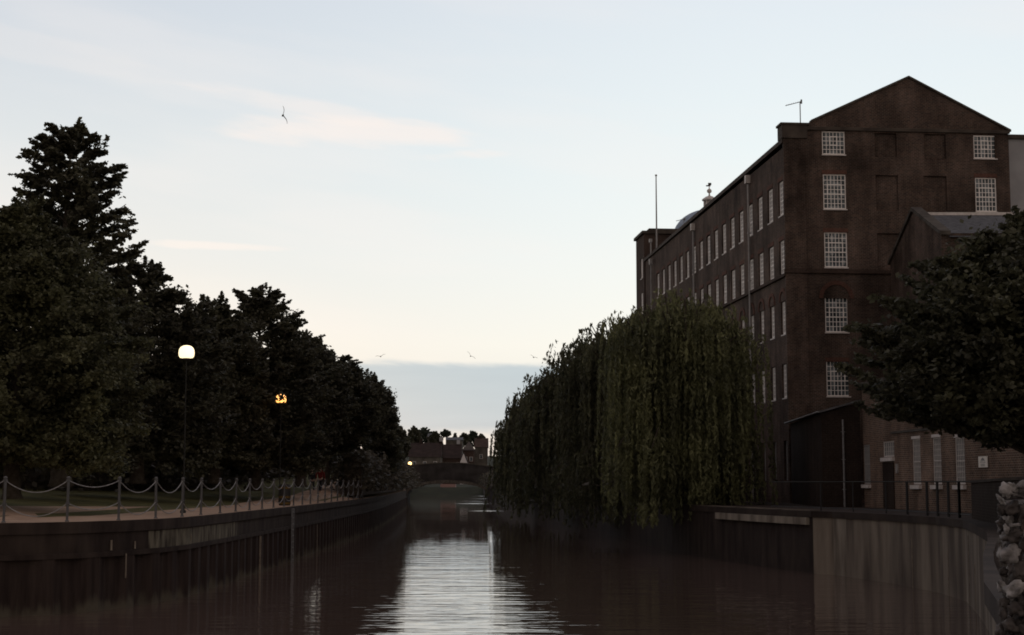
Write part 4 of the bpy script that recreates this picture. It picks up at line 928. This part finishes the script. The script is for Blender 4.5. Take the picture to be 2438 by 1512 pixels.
# hedge behind the left trees: dark shrub belt
def hedge(name, label, pts, w, h0, leaf, m, n, seed):
    global RNG; RNG = np.random.default_rng(seed); P = dens(pts, 2.0)
    t = empty(name, (pts[0][0], pts[0][1], 2.2), 0, label, 'hedge'); C = []; core = MB(); 
    strip(core, [(p[0] - pts[0][0], p[1] - pts[0][1]) for p in P], -.6, h0 * .55, -w * .25, w * .25); core.build('branches', M['bark'], t)
    k = n // len(P)
    for i, p in enumerate(P):
        hh = h0 * (.8 + .35 * noise.noise(Vector((i * .35, seed, 0)))); c = RNG.normal(size=(k, 3)) * np.array([w * .38, w * .38, 0]); c[:, 2] = RNG.random(k) ** .8 * hh - .3
        c[:, :2] *= (1.15 - .5 * (c[:, 2] / hh)[:, None]); c += np.array([p[0] - pts[0][0], p[1] - pts[0][1], 0]); C.append(c)
    np_mesh('foliage', cards(np.concatenate(C), leaf, 1.4), m, t); return t
hedge('hedge', 'long dark shrubbery behind the trees at the back of the grass', [(-60, 60), (-36, 66), (-26, 80), (-21, 100), (-20, 135), (-23, 180), (-28, 260), (-36, 345)], 3.2, 6.5, .30, M['leafH'], 120000, 31)
hedge('hedge', 'dark shrubs on the right bank behind the trunks of the willows', [(11.5, 84), (10.5, 105), (9.5, 131), (7, 165), (3, 240), (0, 335)], 2.4, 3.4, .2, M['leafH'], 45000, 32)

hedge('riverside_shrubs', 'dark shrubs overhanging the left water edge between the fence end and the bridge', [(-11.2, 110), (-11.7, 135), (-13, 165), (-16.2, 230), (-24, 335)], 2.4, 3.2, .24, M['leafH'], 60000, 33)
hedge('riverside_shrubs', 'dark shrubs overhanging the right water edge below the far willows', [(8.6, 86), (7.2, 105), (5.7, 131), (3.2, 165), (-.7, 240), (-5, 335)], 2.4, 2.8, .24, M['leafH'], 60000, 34)
for o in bpy.data.objects:
    if o.name.startswith('riverside_shrubs'): o['category'] = 'shrubs'
def woodland():
    global RNG; RNG = np.random.default_rng(77); P = dens([(-75, 70), (-44, 76), (-33, 88), (-27, 104), (-25, 135), (-28, 180), (-34, 260), (-44, 350)], 3.0); C = []
    for i, p in enumerate(P):
        hh = 9.5 + 2.2 * noise.noise(Vector((i * .3, 4.4, 0))) ; k = 2800 if i < 16 else 1500
        c = RNG.normal(size=(k, 3)) * np.array([2.0, 2.0, 0]); c[:, 2] = 1.5 + RNG.random(k) ** .85 * hh; c[:, 2] += .8 * np.sin(c[:, 0] * 1.3 + i); C.append(c + np.array([p[0], p[1], 0]))
    o = np_mesh('woodland', cards(np.concatenate(C), .34, 1.4), M['leafH']); tag(o, 'dark mass of woodland closing the view behind the left bank trees', 'woodland', kind='stuff')
woodland()

# ------------------------------------------------------------------ stone bridge
BY = 350.0; bc = -14.4; bw_ = 9.0
br = empty('stone_bridge', (bc, BY, 0), 0, 'low arched stone road bridge over the river in the distance', 'bridge')
def btop(u): return 3.2 + 3.7 * math.exp(-(u / 19) ** 2)
def barch(u): return .05 + 2.4 * math.sqrt(max(0, 1 - (u / bw_) ** 2)) if abs(u) < bw_ else WZ - 1
us = [-30 + .75 * i for i in range(0, 81)]; us = sorted(set([round(u, 3) for u in us] + [-bw_ + .001, bw_ - .001, -bw_ - .001, bw_ + .001]))
mb = MB(); dB = 9.0
for a, b in zip(us[:-1], us[1:]):
    for y_ in (0, dB): mb.quad((a, y_, barch(a)), (b, y_, barch(b)), (b, y_, btop(b)), (a, y_, btop(a)))
    mb.quad((a, 0, barch(a)), (b, 0, barch(b)), (b, dB, barch(b)), (a, dB, barch(a)))
    mb.quad((a, 0, btop(a) - 1.1), (b, 0, btop(b) - 1.1), (b, dB, btop(b) - 1.1), (a, dB, btop(a) - 1.1))
mb.build('spandrel_wall', M['bridge'], br)
mb = MB()
for a, b in zip(us[:-1], us[1:]):
    for y0, y1 in ((-.12, .3), (dB - .3, dB + .12)):
        q_ = [(a, y0, btop(a) + .003), (b, y0, btop(b) + .003), (b, y1, btop(b) + .003), (a, y1, btop(a) + .003)]; mb.prism(q_, (0, 0, .2))
mb.build('parapet_coping', M['stone'], br)
mb = MB()
for i in range(24):
    t0, t1 = math.pi * i / 24, math.pi * (i + 1) / 24
    q_ = [(r1 * math.cos(tt) , -.08, .05 + r2 * math.sin(tt)) for (r1, r2, tt) in ((bw_, 2.4, t0), (bw_ + .7, 3.1, t0), (bw_ + .7, 3.1, t1), (bw_, 2.4, t1))]; mb.prism(q_, (0, .082, 0))
mb.build('arch_ring', M['stone'], br)

# ------------------------------------------------------------------ houses beyond the bridge
def house(x0, x1, yr, ye, yb, D, label, mw, mr, chim=(), gable='side', dep=7.0, wins=0, group='houses beyond the bridge', name='house'):
    D = D * 1.42; dep = dep * 1.3; X0, X1 = xat(x0, D), xat(x1, D); zr, ze, zb = zat(yr, D + dep / 2), zat(ye, D), min(zat(yb, D), zat(ye, D) - 2.2)
    zb = min(zb, 2.2); t = empty(name, (X0, D, zb), 0, label, 'house', group); w = X1 - X0; hr, he = zr - zb, ze - zb
    mb = MB(); mb.box((0, 0, 0), (w, dep, he)); 
    if gable == 'front': mb.add([(0, 0, he), (w, 0, he), (w / 2, 0, hr)], [(0, 1, 2)])
    wl = mb.build('wall', mw, t)
    mb = MB()
    if gable == 'side': mb.prism([(-.2, -.3, he - .1), (-.2, dep + .3, he - .1), (-.2, dep / 2, hr)], (w + .4, 0, 0))
    elif gable == 'hip': mb.add([(-.3, -.3, he), (w + .3, -.3, he), (w + .3, dep + .3, he), (-.3, dep + .3, he), (w * .5, dep / 2, hr)], [(0, 1, 4), (1, 2, 4), (2, 3, 4), (3, 0, 4)])
    else: mb.prism([(-.25, .02, he - .25), (w / 2, .02, hr), (w + .25, .02, he - .25), (w + .25, .02, he - .1), (w / 2, .02, hr + .18), (-.25, .02, he - .1)], (0, dep, 0))
    rf = mb.build('roof', mr, t)
    for (cx, cy, cw, pot) in chim:
        u_ = xat(cx, D + dep / 2) - X0; zt = zat(cy, D + dep / 2) - zb; mb = MB(); cw *= 1.3; mb.box((u_ - cw / 2, dep / 2 - .4, he - .3), (u_ + cw / 2, dep / 2 + .4, zt - 1.05 if pot else zt)); ch = mb.build('chimney', M['brick_dark'], rf)
        if pot: mb = MB(); mb.box((u_ - .42, dep / 2 - .3, zt - 1.05), (u_ + .42, dep / 2 + .3, zt)); mb.build('chimney', M['render'] if pot == 1 else M['pipe'], rf)
    for i in range(wins):
        u_ = w * (i + .5) / wins; 
        for zz in ([he * .62] if he < 5 else [he * .36, he * .74]):
            mb = MB(); mb.box((u_ - .45, -.06, zz - .6), (u_ + .45, -.003, zz + .6)); f_ = mb.build('window', M['white2'], t)
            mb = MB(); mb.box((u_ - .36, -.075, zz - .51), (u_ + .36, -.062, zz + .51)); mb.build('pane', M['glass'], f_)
    return t
house(974, 1049, 1054, 1087, 1120, 278, 'long house with dark red tiled roof left of the pale chimney pot beyond the bridge', M['cream'], M['tile'], [(1050, 1041, .8, 1), (1002, 1046, .5, 0)], dep=9, wins=3)
house(1051, 1096, 1058, 1090, 1120, 286, 'red brick house between the two pale chimney pots beyond the bridge', M['brick_far'], M['tile'], [(1091, 1048, .8, 1)], dep=8, wins=3)
house(1102, 1128, 1050, 1072, 1120, 292, 'house with tan pyramid roof beside the willow beyond the bridge', M['brick_far'], M['tan_tile'], [], 'hip', dep=8, wins=2)
house(1095, 1112, 1080, 1101, 1120, 268, 'little steep white gable end in front of the tan roofed house', M['pale'], M['tile'], [], 'front', dep=4)
house(1130, 1160, 1043, 1064, 1120, 300, 'brick house with pale wall strip at the right beyond the bridge', M['cream'], M['brick_far'], [(1141, 1040, .9, 0)], dep=8, wins=1)
house(940, 957, 1080, 1089, 1120, 262, 'small cream cottage at the left end of the bridge', M['cream'], M['tan_tile'], [], dep=6, wins=2)
house(1049, 1084, 1118, 1126, 1160, 305, 'pink walled waterside house glimpsed under the bridge arch', M['pink'], M['tile'], [], dep=5, wins=2)
house(1062, 1100, 1041, 1047, 1100, 395, 'long pale roofed house on the far hillside below the pine', M['cream'], M['slate'], [], dep=8, wins=3)
house(1018, 1036, 1032, 1040, 1100, 420, 'distant house with a pale sloping roof among the hill trees', M['cream'], M['slate'], [], dep=8, wins=1)

# trees on the hill
HT = 'trees on the hill beyond the bridge'
for i, (x, yt, hw, D, yb, kind, lab) in enumerate(((985, 1018, 16, 380, 1056, 0, 'dark round tree at the left end of the hill skyline'),
    (1012, 1021, 20, 430, 1050, 0, 'wide pale green tree next to the dark round one on the hill skyline'),
    (1036, 1030, 15, 400, 1056, 0, 'low rounded tree left of the pine on the hill skyline'),
    (1061, 1027, 13, 440, 1041, 1, 'flat topped pine tree standing above the hill skyline'),
    (1083, 1035, 6, 450, 1050, 2, 'tiny pointed tree right of the pine on the hill skyline'),
    (1105, 1034, 13, 430, 1055, 0, 'small dark tree right of the pointed one on the hill skyline'),
    (1126, 1029, 17, 450, 1055, 0, 'broad tree nearest the willows on the hill skyline'),
    (1146, 1036, 10, 400, 1060, 0, 'dark tree half hidden behind the willows on the hill skyline'),
    (955, 1035, 30, 360, 1075, 0, 'tall tree behind the last left bank tree beyond the bridge'))):
    D = D * 1.42; zt, zb_ = zat(yt, D), zat(yb, D); r_ = hw * D / 3700.
    if kind == 1: prof = [(zt - 1.6, r_ * .5), (zt - 1.1, r_), (zt - .4, r_ * .8), (zt, r_ * .3)]
    elif kind == 2: prof = [(zb_, r_), (zt - .8, r_ * .5), (zt, .1)]
    else: prof = [(zb_ - 1, r_ * 1.05), ((zt + zb_) / 2, r_ * 1.1), (zt - (zt - zb_) * .2, r_ * .75), (zt, r_ * .25)]
    gz_ = float(np.interp(D, [462, 500, 550, 615, 740], [1.3, 5, 9.5, 14, 15.5])) - .8
    broad_tree('pine_tree' if kind == 1 else 'hill_tree', lab, xat(x, D), D, gz_, prof, 45, .55, M['leafF'] if i in (1, 3, 6) else M['leafD'], HT, ns=8, nl=24, trunk=.25, seed=40 + i, flat=.8)

# ------------------------------------------------------------------ people on the path
def skin_obj(name, pts, edges, rads, m, parent, sub=2):
    me = bpy.data.meshes.new(name); me.from_pydata(pts, edges, []); me.update(); me.materials.append(m)
    o = bpy.data.objects.new(name, me); COL.objects.link(o); o.parent = parent
    md = o.modifiers.new('skin', 'SKIN'); md.use_smooth_shade = True
    for i, r_ in enumerate(rads):
        sv = me.skin_vertices[0].data[i]; sv.radius = (r_, r_) if not isinstance(r_, tuple) else r_; sv.use_root = (i == 0)
    s_ = o.modifiers.new('subdiv', 'SUBSURF'); s_.levels = sub; s_.render_levels = sub
    return o
def person(X, Y, z, rz, label, top_m, leg_m, hair_m, sc=1.0, walk=.22):
    t = empty('person', (X, Y, z), rz, label, 'person'); t.scale = (sc, sc, sc)
    P = []; E = []; Rr = []
    def add(p, r_, par=None): P.append(p); Rr.append(r_); (E.append((par, len(P) - 1)) if par is not None else None); return len(P) - 1
    pel = add((0, 0, .93), (.15, .11)); wa_ = add((0, 0, 1.08), (.135, .10), pel); ch_ = add((0, .01, 1.28), (.16, .115), wa_); nb_ = add((0, .0, 1.45), (.09, .07), ch_)
    nk = add((0, -.01, 1.52), .055, nb_); jw = add((0, -.03, 1.60), (.07, .08), nk); hd = add((0, -.015, 1.68), (.078, .095), jw); tp_ = add((0, 0, 1.745), (.06, .07), hd); nose = add((0, -.125, 1.645), .012, jw)
    for s in (-1, 1):
        hip = add((.09 * s, 0, .86), .09, pel); kn = add((.10 * s, -walk * s * .5, .48), .06, hip); an = add((.10 * s, -walk * s + (.10 if s < 0 else 0), .09), .04, kn); add((.11 * s, -walk * s - .13 + (.1 if s < 0 else 0), .035), .035, an)
        sh_ = add((.19 * s, .01, 1.41), .06, ch_); el_ = add((.25 * s, .05 + walk * s * .25, 1.13), .043, sh_); wr = add((.25 * s, -.06 + walk * s * .5, .90), .028, el_); pm = add((.25 * s, -.09 + walk * s * .5, .83), (.03, .02), wr)
        for k in range(4):
            f1 = add(((.25 + (k - 1.5) * .002) * s, -.13 + k * .018 + walk * s * .5, .79 - .004 * (k in (1, 2))), .009, pm); add(((.235) * s, -.135 + k * .018 + walk * s * .5, .745 - .006 * (k in (1, 2))), .008, f1)
        add((.225 * s, -.14 + walk * s * .5, .82), .010, pm)
    skin_obj('body', P, E, Rr, M['skin'], t)
    # clothes hug the same skeleton a little larger
    cp = [(0, 0, .88), (0, 0, 1.08), (0, .01, 1.28), (0, 0, 1.44)]; ce = [(0, 1), (1, 2), (2, 3)]; cr_ = [(.175, .135), (.16, .125), (.185, .14), (.10, .085)]
    for s in (-1, 1):
        b_ = len(cp); cp += [(.2 * s, .01, 1.40), (.255 * s, .05 + walk * s * .25, 1.13), (.252 * s, -.05 + walk * s * .5, .93)]; ce += [(2, b_), (b_, b_ + 1), (b_ + 1, b_ + 2)]; cr_ += [.078, .06, .045]
    skin_obj('jacket', cp, ce, cr_, top_m, t)
    cp = [(0, 0, .93)]; ce = []; cr_ = [(.165, .125)]
    for s in (-1, 1):
        b_ = len(cp); cp += [(.09 * s, 0, .82), (.10 * s, -walk * s * .5, .48), (.10 * s, -walk * s + (.10 if s < 0 else 0), .12)]; ce += [(0, b_), (b_, b_ + 1), (b_ + 1, b_ + 2)]; cr_ += [.105, .078, .062]
    skin_obj('trousers', cp, ce, cr_, leg_m, t)
    mb = MB(); mb.lathe([(.02, .07), (.10, .05), (.118, 0), (.11, -.06)], (0, .012, 1.72), 16)
    mb.build('hair', hair_m, t, True)
    for s in (-1, 1):
        mb = MB(); mb.lathe([(.004, -.012), (.012, 0), (.004, .012)], (.032 * s, -.108, 1.675), 8); mb.build('eye', M['binblack'], t)
    return t
person(-12.75, 104, zleft(-12.75, 104) + .0, R(170), 'person in a red top and pale cap on the path behind the fence', M['red'], M['darkcloth'], M['pale'], 1.02)
person(-13.4, 104.8, zleft(-13.4, 104.8), R(20), 'person in dark clothes with a pale scarf walking left of the one in red', M['darkcloth'], M['darkcloth'], M['pale'], .88)

# ------------------------------------------------------------------ birds over the river
def bird(px, py, D, sp, roll, yaw, label):
    p = at(px, py, D); t = empty('bird', p, yaw, label, 'bird', 'birds in the evening sky'); t.rotation_euler = (0, roll, yaw)
    bm = bmesh.new(); n = 10
    # body
    mb = MB(); mb.tube([(0, -.22, 0), (0, -.15, .01), (0, 0, .0), (0, .15, 0), (0, .28, -.01)], [.015, .045, .06, .04, .012], 8); mb.build('body', M['bird'], t, True)
    for s in (-1, 1):
        mb = MB(); pts = [(0, .12), (.25, .13), (.5, .08), (.75, .0), (1, -.1)]
        vs = []
        for (u, ch_) in pts:
            z_ = sp * .5 * (.28 * math.sin(u * 2.2)); x_ = s * u * sp * .5; vs += [(x_, -.09 + .05 * u, z_), (x_, -.09 + max(.02, .17 * (1 - u * .8)), z_ - .008), (x_, -.09 + .05 * u, z_ + .014)]
        fs = [(i * 3 + a, i * 3 + b, (i + 1) * 3 + b, (i + 1) * 3 + a) for i in range(4) for (a, b) in ((0, 1), (1, 2), (2, 0))]
        mb.add(vs, fs); mb.build('wing', M['bird'], t)
bird(906, 849, 150, 1.0, R(-12), 0, 'small gull gliding low in the sky right of the left bank trees')
bird(1120, 848, 150, 1.05, R(42), 0, 'small bird banking steeply above the low cloud in mid sky')
bird(1270, 851, 150, .8, R(24), 0, 'small bird with tilted wings just left of the willow tops')
bird(673, 275, 90, 1.1, R(76), R(15), 'bird banking on its side high up beside the pink cloud')
